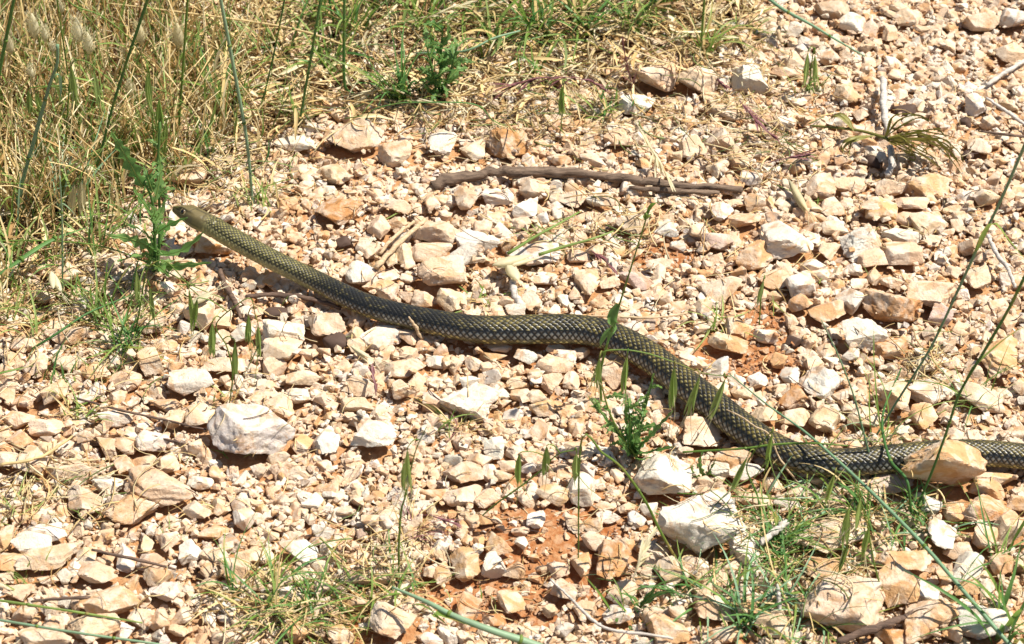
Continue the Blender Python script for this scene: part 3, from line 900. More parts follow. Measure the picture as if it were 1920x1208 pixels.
    hsh2 = np.mod(np.sin(bi * 269.5 + bk * 183.3) * 24634.63, 1.0)
    body = sstep(0.041, 0.055, ss)[:, None]
    relief = dorsal * ((1 - m ** 2.2) * 0.00060 + (bdu + 0.5) * 0.00062) + vent * (uv * 0.00040)
    relief = relief * body * (Rm[:, None] / 0.013)
    # head: brow ridge, lip line, small plates
    hd = 1 - body
    side = np.cos(PH)
    A = np.abs(np.where(deg > 90, 180 - deg, np.where(deg < -90, -180 - deg, deg)))[None, :] * np.where((deg > 0)[None, :], 1, -1)
    brow = np.exp(-((ss - 0.0190) / 0.0060) ** 2)[:, None] * np.exp(-((A - 52) / 13) ** 2)
    canth = sstep(.001, .004, ss)[:, None] * (1 - sstep(.026, .036, ss))[:, None] * np.exp(-((A - 46) / 9) ** 2)
    loreal = np.exp(-((ss - 0.0115) / 0.0055) ** 2)[:, None] * np.exp(-((A - 18) / 16) ** 2)
    lipd = -27 + 6 * np.sin(np.clip(ss, 0, .045) / .045 * 5.0)
    lip = np.exp(-((A - lipd[:, None]) / 3.2) ** 2) * (ss < 0.038)[:, None]
    socket = np.exp(-((ss - 0.0185) / 0.0036) ** 2)[:, None] * np.exp(-((A - 27) / 15) ** 2)
    cheek = np.exp(-((ss - 0.033) / 0.008) ** 2)[:, None] * np.exp(-((A + 5) / 30) ** 2)
    seams = np.zeros_like(m)
    for c0 in (.0040, .0125, .0265, .040):
        seams = np.maximum(seams, np.exp(-((ss - c0) / 0.0006) ** 2)[:, None] * (A > 38))
    seams = np.maximum(seams, np.exp(-((PH - np.pi / 2) / 0.05) ** 2) * sstep(.0265, .028, ss)[:, None])
    for c0 in (.005, .009, .013, .0175, .022, .027):
        seams = np.maximum(seams, 0.8 * np.exp(-((ss - c0) / 0.0005) ** 2)[:, None] * (A > -24) * (A < -4))
    relief = relief + hd * (0.0011 * brow + 0.0006 * canth - 0.0007 * loreal - 0.0006 * lip - 0.0008 * socket + 0.0006 * cheek - 0.00034 * seams)
    rr = np.sqrt(rx ** 2 + ry ** 2) + 1e-9
    rx = rx * (1 + relief / rr); ry = ry * (1 + relief / rr)
    V = C[:, None] + rx[:, :, None] * S[:, None] + ry[:, :, None] * U[:, None]
    # ---- colour of the skin, with gloss highlights painted in
    d3 = lambda a: np.array(a)[None, None, :]
    dm = np.minimum(mdeg, 180 - mdeg)                                 # same both sides: 90 back, 0 flank, -90 belly
    DM = dm[None, :] + 5 * (hsh - 0.5) * 2
    sad = (sstep(0.150, 0.215, ss) * (1 - sstep(0.30, 0.42, ss)))[:, None]        # black saddle behind the neck
    neck = (1 - sstep(0.13, 0.23, ss))[:, None]
    patch = 0.75 + 0.35 * np.sin(ss * 61)[:, None] * np.sin((ss * 23)[:, None] + PH * 1.3) + 0.25 * np.sin((ss * 147)[:, None] + 2 * PH)
    dkscale = np.where(np.mod(hsh * 7.31 + hsh2 * 3.7, 1) < 0.24, 0.30, 1.0)
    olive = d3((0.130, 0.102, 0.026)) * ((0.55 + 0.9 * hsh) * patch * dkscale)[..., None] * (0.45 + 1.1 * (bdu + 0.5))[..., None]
    olive = olive * (1 - neck[..., None]) + d3((0.190, 0.170, 0.055)) * ((0.6 + 0.7 * hsh) * (0.5 + 0.5 * dkscale))[..., None] * neck[..., None]
    black = d3((0.012, 0.012, 0.011))
    edge = sstep(0.52, 0.84, m) * 0.94
    col = olive * (1 - edge[..., None]) + black * edge[..., None]
    # pale streak along each back scale's upper edge, cream marking plus painted glint
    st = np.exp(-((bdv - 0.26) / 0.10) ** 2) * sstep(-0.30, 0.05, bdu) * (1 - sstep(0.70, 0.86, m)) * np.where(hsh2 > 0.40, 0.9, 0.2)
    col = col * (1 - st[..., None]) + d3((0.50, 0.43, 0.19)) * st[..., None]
    blk = np.clip(sad * 0.93 - 0.35 * sad * (hsh2 > 0.78), 0, 1)
    col = col * (1 - blk[..., None]) + black * 1.2 * blk[..., None]
    # flank band: black scales, grey centres with gloss and sky reflection painted in
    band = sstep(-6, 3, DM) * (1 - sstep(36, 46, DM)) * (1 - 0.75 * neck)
    painted_sheen = (1 - sstep(0.42, 0.80, m)) * sstep(38, 12, DM) * (0.25 + 0.75 * hsh)
    fl = d3((0.007, 0.0075, 0.008)) + d3((0.42, 0.42, 0.37)) * painted_sheen[..., None]
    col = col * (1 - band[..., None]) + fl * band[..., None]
    # underside: yellow with dark freckles
    low = 1 - sstep(-11 + 24 * neck, -2 + 28 * neck, DM)
    yel = d3((0.52, 0.45, 0.18)) * (0.7 + 0.5 * hsh[..., None]) * (1 - 0.15 * neck[..., None]) + d3((0.02, 0.03, 0.03)) * neck[..., None]
    fre = np.maximum(sstep(0.50, 0.85, m) * 0.9, (hsh2 > 0.50) * 0.85 * (1 - sstep(.5, .9, m)))
    fre = dorsal * fre + vent * np.maximum(0.25, sstep(.75, .98, uv) * 0.7)
    fre = fre * (1 - 0.55 * neck)
    yel = yel * (1 - fre[..., None]) + d3((0.02, 0.018, 0.012)) * fre[..., None]
    col = col * (1 - low[..., None]) + yel * low[..., None]
    # head
    hc = d3((0.135, 0.106, 0.045)) * (0.85 + 0.3 * np.mod(np.sin(np.floor(ss / .006)[:, None] * 12.9 + np.floor(PH * 2) * 78.2) * 43758.5, 1))[..., None] + np.zeros_like(col)
    hc = hc * (1 - 0.35 * canth[..., None])
    lowh = 1 - sstep(-22, -6, A + 0 * m)
    hc = hc * (1 - lowh[..., None]) + d3((0.27, 0.225, 0.10)) * lowh[..., None]
    dk = np.clip(0.85 * lip + 0.55 * socket + 0.8 * loreal + 0.75 * seams + 0.9 * np.exp(-((ss - 0.0035) / 0.0009) ** 2)[:, None] * np.exp(-((A - 12) / 9) ** 2), 0, 0.95)
    temple = np.exp(-((A - 14) / 10) ** 2) * sstep(.022, .025, ss)[:, None] * (1 - sstep(.033, .041, ss))[:, None]
    dk = np.clip(dk + 0.35 * temple, 0, 0.95)
    hc = hc * (1 - dk[..., None]) + d3((0.03, 0.024, 0.014)) * dk[..., None]
    hb_ = sstep(0.038, 0.050, ss)[:, None] * np.ones_like(m)
    col = hc * (1 - hb_[..., None]) + col * hb_[..., None]
    gloss = np.clip(band + 0.9 * blk, 0, 1) * body * (1 - m * 0.6)
    nr = len(ss)
    V = V.reshape(-1, 3)
    i, j = np.meshgrid(np.arange(nr - 1), np.arange(n), indexing='ij')
    j2 = (j + 1) % n
    F = np.stack([i * n + j, i * n + j2, (i + 1) * n + j2, (i + 1) * n + j], -1).reshape(-1, 4)
    # orientation outwards
    a, b, c = V[F[5000 * 1][0]], V[F[5000][1]], V[F[5000][3]]
    ctr = C[5000 // n]
    if np.dot(np.cross(b - a, c - a), a - ctr) < 0:
        F = F[:, ::-1]
    base = np.array([C[nr // 2][0], C[nr // 2][1], 0.0])
    root = thing('snake', base, 'long olive and black snake with raised head stretched across the gravel', 'snake')
    T3 = np.vstack([F[:, [0, 1, 2]], F[:, [0, 2, 3]]])
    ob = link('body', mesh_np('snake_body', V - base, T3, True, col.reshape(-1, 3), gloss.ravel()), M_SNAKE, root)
    # eyes
    q = int(np.argmin(np.abs(ss - 0.0185)))
    for sd_, nm in ((1, 'near'), (-1, 'far')):
        out = S[q] * sd_
        up = U[q]; fw = -T[q]
        ctr = C[q] + out * (Wd[q] * 0.80) + up * (Tp[q] * 0.40)
        nrm = out * 0.93 + up * 0.30 + fw * 0.18; nrm /= np.linalg.norm(nrm)
        D, Fi = ico(4)
        er = 0.0033
        x1 = np.cross(nrm, up); x1 /= np.linalg.norm(x1); y1 = np.cross(nrm, x1)
        ballV = D * er * 1.0
        eye = link('eye', mesh_np('eye', ballV, Fi, True), M_IRIS, root, tuple(ctr - base))
        cosang = D @ nrm
        cap = cosang > 0.72
        fi = Fi[cap[Fi].all(1)]
        pv = D * (er * 1.02)
        used = np.unique(fi); mp = -np.ones(len(D), int); mp[used] = np.arange(len(used))
        link('pupil', mesh_np('pupil', pv[used], mp[fi], True), M_PUPIL, eye)
        rim = Geo()
        a = np.linspace(0, 2 * np.pi, 25)
        ringp = nrm[None] * er * 0.42 + (np.cos(a)[:, None] * x1 + np.sin(a)[:, None] * y1) * er * 0.96
        rim.tube(ringp, 0.00042, 6)
        link('eye_rim', rim.mesh('eye_rim'), M_RIM, eye)
    print('snake', len(T3), 'length', L, 'visible', s_vis)
    return root
make_snake()
# ------------------------------------------------------------------ sticks and twigs
def stick(name, label, pts, r_px, m, cat='stick', sides=9, group=None, wob=0.12, ends=None):
    """pts: (px, py, height of the axis); r_px: half thickness at the ends in px"""
    P = np.array([at(a, b, z) for a, b, z in pts])
    C = spline(P, max(14, 6 * len(pts)))
    s = mpp(P[0])
    R = np.interp(np.linspace(0, 1, len(C)), np.linspace(0, 1, len(r_px)), r_px) * s
    r = np.random.default_rng(int(pts[0][0] * 31 + pts[0][1]))
    C = C + r.normal(0, 1, C.shape) * R[:, None] * 0.16
    R = R * (1 + wob * np.sin(np.linspace(0, 19, len(C)) + r.uniform(0, 6)) * r.uniform(0.3, 1, len(C)))
    g = Geo(); g.tube(C, R, sides)
    g2 = g.mesh(name, (C[0][0], C[0][1], C[:, 2].min() - R.max()))
    V = np.empty(len(g2.vertices) * 3, dtype=np.float32); g2.vertices.foreach_get('co', V)
    V += r.normal(0, 0.08 * R.mean(), V.shape).astype(np.float32)
    g2.vertices.foreach_set('co', V)
    o = link(name, g2, m, None, (C[0][0], C[0][1], C[:, 2].min() - R.max()))
    return tag(o, label, cat, group)

stick('stick', 'thick dark brown weathered stick lying on the gravel beyond the snake', [(806, 349, .006), (850, 336, .010), (930, 324, .013), (1020, 323, .014), (1130, 330, .013), (1250, 345, .012), (1392, 356, .011)], [11, 11, 10, 9, 8.5, 7.5, 5.5], M_WOOD, wob=0.26)
stick('bark_strip', 'short split strip of wood under the brown stick', [(1180, 352, .013), (1260, 358, .013), (1350, 362, .012)], [4, 6, 4], M_WOOD, 'bark')
stick('twig', 'bleached grey-white twig standing out of the gravel by the curled weed', [(1655, 148, .026), (1658, 200, .022), (1664, 248, .016)], [6, 7, 6], M_GREYWOOD, 'twig')
stick('twig', 'lower bleached grey-white twig below the curled weed', [(1668, 275, .015), (1673, 305, .014), (1664, 332, .012)], [6, 6.5, 6], M_GREYWOOD, 'twig')
stick('twig', 'dark brown forked twig below the raised neck of the snake', [(412, 506, .016), (422, 535, .014), (440, 566, .012), (452, 598, .011)], [4, 6, 5, 2.5], M_DARKWOOD, 'twig')
stick('twig', 'dark twig lying under the front of the snake', [(462, 556, .011), (520, 553, .012), (580, 560, .012), (640, 578, .010)], [4, 5, 5, 3], M_DARKWOOD, 'twig')
stick('twig', 'pale tan dry stem lying beside the snake, slanting towards the brown stick', [(798, 412, .020), (752, 452, .018), (704, 502, .014)], [4, 5, 5], M_TANWOOD, 'twig')
stick('twig', 'second pale tan dry stem beside the slanting one', [(776, 416, .016), (740, 444, .016), (712, 476, .012)], [3, 4, 3], M_TANWOOD, 'twig')
stick('twig', 'short thick grey twig stub behind the snake, below the white spikelet', [(960, 528, .016), (966, 552, .013), (976, 578, .009)], [5.5, 7, 7.5], M_GREYWOOD, 'twig')
stick('twig', 'thin reddish brown twig above the largest boulder', [(140, 746, .015), (232, 771, .017), (320, 790, .016), (386, 806, .012)], [2, 2.5, 2.2, 1.5], M_DARKWOOD, 'twig')
stick('twig', 'short dark twig touching the shaded side of the largest boulder', [(268, 814, .016), (320, 826, .014), (372, 838, .011)], [1.8, 2.5, 1.5], M_DARKWOOD, 'twig')
stick('twig', 'straight dark brown twig beside the plank-like slab', [(172, 1031, .020), (250, 1048, .020), (330, 1068, .014)], [2.5, 3.5, 2], M_DARKWOOD, 'twig')
stick('twig', 'dark brown twig behind the crumbly orange clod', [(58, 1128, .015), (120, 1122, .017), (188, 1121, .016)], [2, 3.5, 3], M_DARKWOOD, 'twig')
stick('root', 'dark brown root at the foot of the huge pitted boulder', [(1570, 1204, .014), (1620, 1186, .018), (1670, 1168, .020), (1712, 1148, .016)], [6, 8, 7, 4], M_DARKWOOD, 'root')
stick('twig', 'grey stub of twig inside the green tuft beside the broad grey-white boulder', [(1424, 1018, .020), (1450, 998, .022), (1476, 978, .024)], [6, 7, 6], M_GREYWOOD, 'twig')
stick('twig', 'bleached bit of stem upright in the grass beside the huge pitted boulder', [(1462, 1145, .014), (1460, 1118, .022), (1458, 1096, .028)], [4, 4, 3.5], M_GREYWOOD, 'twig')
stick('twig', 'curved grey-brown twig arching over the gravel by the crossing green stems', [(1852, 442, .022), (1870, 478, .024), (1890, 505, .022), (1904, 540, .014)], [3.5, 4.5, 4, 3], M_GREYWOOD, 'twig')
stick('twig', 'straight grey stem lying on the far gravel', [(1850, 160, .014), (1885, 136, .016), (1925, 112, .016)], [4, 4.5, 4], M_GREYWOOD, 'twig')
stick('twig', 'thin grey stem lying beside the small bright white stone', [(1850, 184, .016), (1885, 208, .016), (1930, 240, .012)], [2.5, 3.5, 3], M_GREYWOOD, 'twig')
stick('twig', 'thin dark stem lying below the dark round pebble pair', [(1838, 246, .012), (1880, 252, .014), (1930, 257, .014)], [2, 2.8, 2.5], M_DARKWOOD, 'twig')
stick('twig', 'thin brown straight twig just behind the middle of the snake', [(1100, 593, .012), (1160, 594, .013), (1225, 596, .013), (1290, 588, .012)], [2, 2.5, 2.2, 1.5], M_TANWOOD, 'twig')
stick('twig', 'short dry forked twig over the belly of the snake', [(792, 636, .010), (778, 612, .024), (766, 594, .034)], [4, 3.5, 1.5], M_TANWOOD, 'twig')
stick('twig', 'stiff brown stem piece behind the square white stone', [(1466, 82, .012), (1460, 60, .020), (1468, 40, .026)], [4, 5, 4.5], M_TANWOOD, 'twig')
stick('twig', 'pale dry stem crossing the gravel above the wide lumpy stone', [(0, 872, .024), (45, 865, .024), (85, 853, .022), (136, 818, .016)], [3, 3, 3, 2], M_STRAW, 'twig')
stick('twig', 'thin curving pale stem lying in the red soil below the tall rusty stone', [(1032, 1086, .016), (1070, 1122, .018), (1130, 1176, .020), (1220, 1190, .020), (1262, 1198, .016)], [2, 2.5, 3, 3, 2.5], M_GREYWOOD, 'twig')
stick('twig', 'thin brown thread-like stem lying over the back of the snake', [(1362, 768, .050), (1392, 783, .052), (1416, 800, .051), (1443, 816, .048), (1462, 860, .030), (1500, 910, .012)], [1.2, 1.6, 1.6, 1.8, 1.8, 1.5], M_TANWOOD, 'twig')

# ------------------------------------------------------------------ grass
def proj(pts, Y=None):
    out = []
    for p in pts:
        if Y is None:
            out.append(at(p[0], p[1], p[2]))
        else:
            out.append(aty(p[0], p[1], Y + (p[2] if len(p) > 2 else 0.0)))
    return np.array(out)

def lens(g, A, B, wid, r, bulge=0.4, c=None):
    """a closed pointed husk between two points"""
    n = 9
    t = np.linspace(0, 1, n)
    C = A[None] * (1 - t[:, None]) + B[None] * t[:, None]
    prof = np.maximum(np.sin(np.pi * t ** bulge_exp(bulge)), 0.0) ** 0.85 * wid / 2 + 0.00012
    g.tube(C, prof, 6, c, flat=0.6)
def bulge_exp(b):
    return math.log(0.5) / math.log(b)

def spikelet(parent, base, top, length, wid, seed, m=None, tilt=(0, 0), stalk=None):
    """hanging oat spikelet: closed green husks from a pedicel down, awns below; top = world point of its pointed upper end"""
    r = np.random.default_rng(seed)
    g = Geo()
    top = np.asarray(top)
    dn = np.array([tilt[0], tilt[1], -1.0]); dn /= np.linalg.norm(dn)
    t = np.linspace(0, 1, 10)
    for k in range(4):
        sp = np.array([r.normal(0, 0.045), r.normal(0, 0.045), 0]) * (0.3 if k == 0 else 1)
        d = dn + sp
        L_ = length * r.uniform(0.85, 1.0)
        C = top[None] + d[None] * (t * L_)[:, None]
        a = r.uniform(0, np.pi)
        wv = np.sin(np.pi * np.clip(t, 0, 1) ** 1.15) ** 0.8 * wid * (0.82 if k == 0 else 0.62) + 0.0002
        g.ribbon(C, wv, side=np.array([math.cos(a if k else 0.0), math.sin(a if k else 0.0), 0]), fold=0.22)
    o = link('spikelet', g.mesh('spikelet', base), m or M_EAR, parent)
    a = Geo()
    for k in range(3):
        e = top + (dn + np.array([r.normal(0, .16), r.normal(0, .12), 0])) * length * r.uniform(1.25, 1.6)
        st = top + dn * length * 0.6
        a.tube(spline([st, (st + e) / 2 + r.normal(0, .0012, 3), e], 6), [.0005, .0005, .0004, .0004, .0003, .0002], 3)
    link('awn', a.mesh('awn', base), M_PALE if r.random() < .6 else M_EAR, o)
    return o

def culm(label, pts, w_px, m=M_BLUE, Y=None, ear=None, name='tall_green_stalk', group=None, leaf=None, base_extra=None, flat=1.0):
    P = proj(pts, Y)
    base = np.array([P[0][0], P[0][1], 0.0])
    if P[0][2] > 0.004 and Y is not None:
        P = np.vstack([[P[0][0], P[0][1], 0.0], P])
    C = spline(P, 8 * len(P))
    s = mpp(P[len(P) // 2])
    w = np.interp(np.linspace(0, 1, len(C)), np.linspace(0, 1, len(w_px)), w_px) * s / 2 * 0.86
    root = thing(name, base, label, 'plant', group)
    g = Geo(); g.tube(C, w, 7, flat=flat)
    link('stem', g.mesh('stem', base), m, root)
    # nodes on the stem
    if len(pts) >= 4 and w.max() > 0.0008:
        for f in (0.38, 0.7):
            i = int(f * len(C)); nb = Geo()
            d = C[min(i + 1, len(C) - 1)] - C[i]; d /= np.linalg.norm(d)
            nb.tube(np.array([C[i] - d * .0016, C[i], C[i] + d * .0016]), np.array([1.0, 1.45, 1.0]) * w[i], 7)
            link('node', nb.mesh('node', base), M_GREEN, root)
    for lf in (leaf or []):
        i = int(lf[0] * (len(C) - 1))
        Q = [C[i]] + [aty(a, b, C[i][1] + dy) if Y is not None else at(a, b, dy) for a, b, dy in lf[1]]
        B = spline(Q, 16)
        t = np.linspace(0, 1, 16)
        gg = Geo(); gg.ribbon(B, lf[2] * s * (1 - t ** 3) * (0.5 + 0.5 * np.minimum(1, t * 5)) + .0002, twist=lf[3] if len(lf) > 3 else 0.6)
        link('leaf', gg.mesh('leaf', base), lf[4] if len(lf) > 4 else M_GREEN, root)
    return root, C, base

def Yof(px, py):
    return float(at(px, py)[1])

# --- crossing stems by the hind body
culm('slender blue-green stem rising past the oval cream stone to the edge of the view', [(1640, 822), (1680, 756), (1737, 666), (1763, 616), (1797, 543), (1840, 450), (1880, 368), (1935, 240)], [5, 5.5, 6, 6.5, 7], M_BLUE, Y=Yof(1640, 822),
     leaf=[(0.62, [(1860, 420, -.01), (1890, 450, -.02), (1925, 490, -.03)], 10, 0.4)])
culm('thick dark green stem rooted in the tuft beside the rounded boulder', [(1713, 966), (1747, 886), (1777, 803), (1800, 736), (1847, 656), (1893, 576), (1935, 490)], [6, 6, 6, 7, 7], M_DEEP, Y=Yof(1713, 966),
     leaf=[(0.55, [(1825, 690, 0), (1880, 640, .01), (1930, 606, .02)], 6, 0.5)])
culm('thin pale green stem ending low in the tuft by the rounded boulder', [(1636, 880), (1617, 803), (1600, 740), (1573, 670), (1540, 600)], [5, 4.5, 4, 3.5, 2], M_BLUE, Y=Yof(1640, 900))
culm('long straight blue-green stem leaning across the hind body of the snake', [(1990, 1320, .004), (1890, 1206, .028), (1813, 1116, .042), (1747, 1039, .050), (1697, 986, .053), (1613, 903, .054), (1513, 813, .050), (1440, 760, .044), (1366, 700, .034)], [10, 9.5, 9, 8.5, 7.5, 6, 4, 2.5], M_BLUE)
culm('broad pale green stem at the lower edge, out of focus', [(1130, 1262, .004), (1003, 1210, .030), (923, 1183, .045), (853, 1156, .052), (800, 1129, .054), (735, 1101, .050)], [20, 20, 18, 15, 11, 5], M_BLUE,
     leaf=[(0.52, [(815, 1150, .052), (835, 1170, .045), (843, 1180, .040)], 16, 0.3)])
culm('pale green stem lying over the gravel below the crumbly clod', [(-60, 1118, .010), (20, 1129, .022), (133, 1146, .026), (267, 1168, .020)], [6, 6, 5.5, 3.5], M_EAR)
culm('pale grey-green stem lying across the rounded cream stone', [(-60, 1153, .020), (0, 1163, .036), (140, 1186, .044), (283, 1206, .040), (340, 1216, .030)], [6, 6.5, 6, 5], M_BLUE)
culm('thin stem with a leafy bud at its top, bending over the snake', [(1128, 760), (1126, 700), (1140, 640), (1165, 560), (1190, 480), (1216, 396)], [6, 6, 5, 4, 3.5, 3], M_GREEN, Y=Yof(1128, 760),
     leaf=[(0.97, [(1222, 390, 0), (1228, 382, -.002), (1236, 380, -.004)], 16, 0.2), (0.97, [(1216, 402, -.004), (1212, 412, -.006)], 14, 0.2), (0.55, [(1150, 600, -.004), (1148, 622, -.006), (1138, 648, -.008)], 24, 0.3, M_THISTLE), (0.42, [(1130, 640, -.003), (1126, 652, -.004)], 16, 0.2, M_THISTLE)])
# --- tall stems of the upper left
culm('tall green stem at the very edge of the dry grass', [(-40, 330), (-14, 210), (2, 120), (14, 60), (32, -30)], [7, 8, 8, 7], M_DEEP, Y=Yof(-40, 330))
culm('tall thick grey-green stem with a blunt broken tip in the dry grass', [(20, 420), (42, 340), (62, 270), (80, 205), (96, 150), (107, 120), (108, 84)], [8, 8, 9, 9, 7, 7], M_BLUE, Y=Yof(20, 420),
     leaf=[(0.80, [(110, 140, 0), (114, 165, .004), (114, 185, .006)], 7, 0.2, M_BLUE)])
culm('dark leaning green stem running up between the pale bunny-tail heads', [(160, 372), (185, 300), (210, 205), (236, 120), (258, 55), (290, -40)], [6, 6, 6.5, 7], M_DEEP, Y=Yof(160, 372))
culm('straight green stem beside the tall blue-green one, in the dry grass', [(332, 275), (338, 200), (345, 100), (352, 0), (356, -60)], [5, 5.5, 5.5, 5], M_GREEN, Y=Yof(332, 275))
culm('tall blue-green stem standing behind the neck of the snake', [(474, 392), (470, 335), (462, 260), (448, 180), (430, 85), (412, -10), (406, -50)], [6, 7, 8, 8, 7], M_BLUE, Y=Yof(474, 392),
     leaf=[(0.18, [(500, 300, -.004), (504, 260, -.008)], 5, 0.3, M_DEEP), (0.30, [(490, 260, 0), (492, 220, 0), (488, 170, 0)], 4, 0.3), (0.40, [(478, 214, 0), (505, 160, .004), (512, 110, .01)], 3, 0.3), (0.45, [(470, 207, 0), (500, 206, -.008)], 4, 0.3)])
culm('green stem leaning in the dry grass behind the rusty stone', [(560, 240), (572, 170), (586, 90), (606, -30)], [5, 6, 6, 6], M_DEEP, Y=Yof(560, 240),
     leaf=[(0.55, [(600, 110, 0), (625, 145, 0), (640, 162, -.01)], 9, 0.5)])
culm('straight green stem bent at its foot beside the clump of deep green blades', [(700, 182, ), (670, 178), (650, 168), (645, 140), (645, 60), (646, -40)], [5, 7, 7, 6, 6], M_DEEP, Y=Yof(690, 186))
culm('thin dark green stem between two taller stems in the dry grass', [(484, 215), (500, 160), (520, 70), (537, -20)], [3.5, 4, 4, 4], M_DEEP, Y=Yof(484, 215))
culm('arching thin green stem hanging over the dry grass', [(100, -60), (130, 4), (190, 30), (245, 75), (285, 130), (310, 175)], [3, 3.5, 4, 3, 2], M_GREEN, Y=Yof(280, 260))
culm('thick blue-green stem lying on the far gravel', [(1412, -30, .050), (1460, 12, .046), (1520, 46, .036), (1570, 76, .026), (1622, 106, .014)], [8, 8, 7, 5, 3], M_BLUE)
culm('upright green stem at the end of the grassy edge', [(1312, 132), (1314, 90), (1318, 40), (1322, -20)], [4, 5, 5, 5], M_GREEN, Y=Yof(1312, 132),
     leaf=[(0.4, [(1345, 70, 0), (1390, 48, .01), (1430, 60, .01)], 6, 0.4)])
culm('long arched green blade with orange stretch over the grassy edge', [(985, 108), (1005, 82), (1050, 76), (1095, 76), (1130, 92), (1165, 104), (1225, 96), (1290, 60)], [4, 5, 6, 6, 5, 4, 3], M_GREEN, Y=Yof(985, 108), flat=0.4)
culm('long pale straw lying over the dry grass', [(200, 6, .09), (300, 18, .085), (480, 42, .07), (580, 62, .06), (680, 98, .045)], [3, 4, 5, 5, 3], M_STRAW)
culm('green stem lying along the front of the dark grass clump', [(780, 100, .03), (870, 96, .05), (925, 72, .06), (975, 58, .06)], [4, 5, 5, 4], M_BLUE)
culm('dark green blade bending down from the grass to the rusty-based stone', [(690, 215), (740, 195), (800, 192), (890, 196), (925, 226), (966, 246), (990, 275)], [3, 4, 4, 5, 4, 3], M_DEEP, Y=Yof(860, 275), flat=0.5)
culm('wide dull green blade lying at the left edge of the gravel', [(-40, 540, .02), (20, 500, .035), (90, 454, .04), (165, 426, .035)], [8, 10, 14, 10, 2], M_DEEP, flat=0.35)
culm('thin green stem sweeping over the gravel in front of the thistle', [(-30, 452, .030), (90, 452, .038), (190, 462, .040), (280, 494, .036), (370, 540, .022), (420, 560, .012)], [3.5, 3.5, 3.5, 3, 2], M_GREEN)
culm('green stem slanting over the low green tuft', [(60, 654, .016), (100, 630, .028), (160, 590, .034), (215, 566, .032), (250, 552, .026)], [5, 5.5, 5, 4, 2], M_DEEP)
culm('short green blade at the left edge above the cream stones', [(-40, 712, .016), (0, 700, .022), (62, 686, .018)], [7, 7, 3], M_GREEN, flat=0.5)
culm('bent green stem under the lobed rosette running down to the broad boulder', [(1090, 828), (1130, 850), (1168, 880), (1210, 940), (1240, 1000), (1275, 1060)], [3, 4, 5, 6, 6], M_GREEN, Y=Yof(1275, 1065))
culm('thin green stem lying just above the belly of the snake', [(1280, 848, .030), (1394, 841, .044), (1447, 834, .050), (1518, 831, .052), (1590, 836, .050)], [4.5, 5, 5, 4.5, 3], M_GREEN)
culm('fine green stem running from the broad boulder under the oat spikelets', [(1270, 925, .030), (1360, 930, .034), (1460, 936, .030), (1560, 944, .022)], [3, 3.5, 3.5, 2.5], M_GREEN)
culm('thin green stem dropping from the crossing stems to the green tuft', [(1690, 690, .02), (1655, 780, .03), (1668, 860, .045), (1700, 900, .05), (1708, 960, .02)], [3, 5, 6, 7, 6], M_DEEP)
culm('pale grey-green stem hanging straight beside the low green tuft', [(117, 560), (117, 470), (116, 400), (112, 330)], [4, 4, 4, 3], M_BLUE, Y=Yof(117, 560))

# --- oat plants with hanging spikelets
def oat_plant(label, stem, sw, spk, Y, group=None, m=M_GREEN, em=None):
    root, C, base = culm(label, stem, sw, m, Y=Y, name='oat_plant', group=group)
    root['category'] = 'plant'
    for k, (tx, ty, ln, wd, tilt) in enumerate(spk):
        top = aty(tx, ty, Y - 0.004 + 0.008 * ((k * 7) % 3 - 1) * 0.5)
        s = mpp(top)
        spikelet(root, base, top, ln * s / math.cos(TH) * 0.97, wd * s, int(tx * 13 + ty), em if em else (M_EAR if k % 4 else M_EAR), (tilt, 0))
        i = int(np.argmin(np.linalg.norm(C - (top + np.array([0, 0, .006])), axis=1)))
        g = Geo()
        g.tube(spline([C[i], (C[i] + top) / 2 + np.array([0, 0, .005]), top + np.array([0, 0, .0015]), top], 8), [.0006] * 8, 4)
        link('pedicel', g.mesh('pedicel', base), M_GREEN, root)
    return root
Yr = Yof(1200, 868)
oat_plant('oat grass with a row of green spikelets hanging in front of the snake', [(1196, 862), (1150, 790), (1128, 720), (1126, 666), (1160, 656), (1210, 662), (1266, 680), (1320, 700), (1370, 706)], [5, 5, 4, 3.5, 3, 2.5, 2],
          [(1124, 672, 70, 13, -.05), (1176, 668, 78, 15, -.08), (1264, 688, 92, 17, .03), (1312, 706, 86, 14, -.18), (1360, 710, 92, 14, -.18)], Yr)
oat_plant('oat grass with two green spikelets hanging below the hind body of the snake', [(1430, 1000), (1420, 930), (1400, 880), (1412, 850), (1436, 822), (1450, 806)], [4, 4, 3.5, 3, 2.5], [(1448, 812, 80, 12, -.03), (1402, 856, 76, 12, -.28)], Yof(1430, 1000))
oat_plant('oat grass with upright-looking spikelets over the broad tan boulder', [(1660, 1130), (1640, 1060), (1625, 980), (1610, 930), (1590, 890), (1568, 884)], [4, 4, 3.5, 3, 2.5],
          [(1566, 888, 66, 13, -.16), (1614, 932, 74, 12, 0), (1592, 950, 80, 16, -.02), (1630, 986, 72, 12, -.06), (1590, 1020, 62, 13, -.12)], Yof(1660, 1130))
oat_plant('oat grass with three green spikelets above the bare red soil', [(890, 980), (930, 945), (968, 918), (1010, 886), (1046, 852), (1078, 844)], [3, 3.5, 4, 3.5, 3, 2.5], [(974, 850, 66, 14, -.05), (1025, 836, 62, 14, 0), (1081, 850, 62, 18, -.02)], Yof(890, 980))
oat_plant('oat grass with a pair of green spikelets next to a straight thin stem', [(748, 1090), (748, 1020), (752, 960), (760, 930), (778, 850), (800, 800)], [5, 5, 5, 4, 3, 2], [(764, 842, 90, 11, -.02), (757, 866, 64, 10, -.06)], Yof(748, 1090))
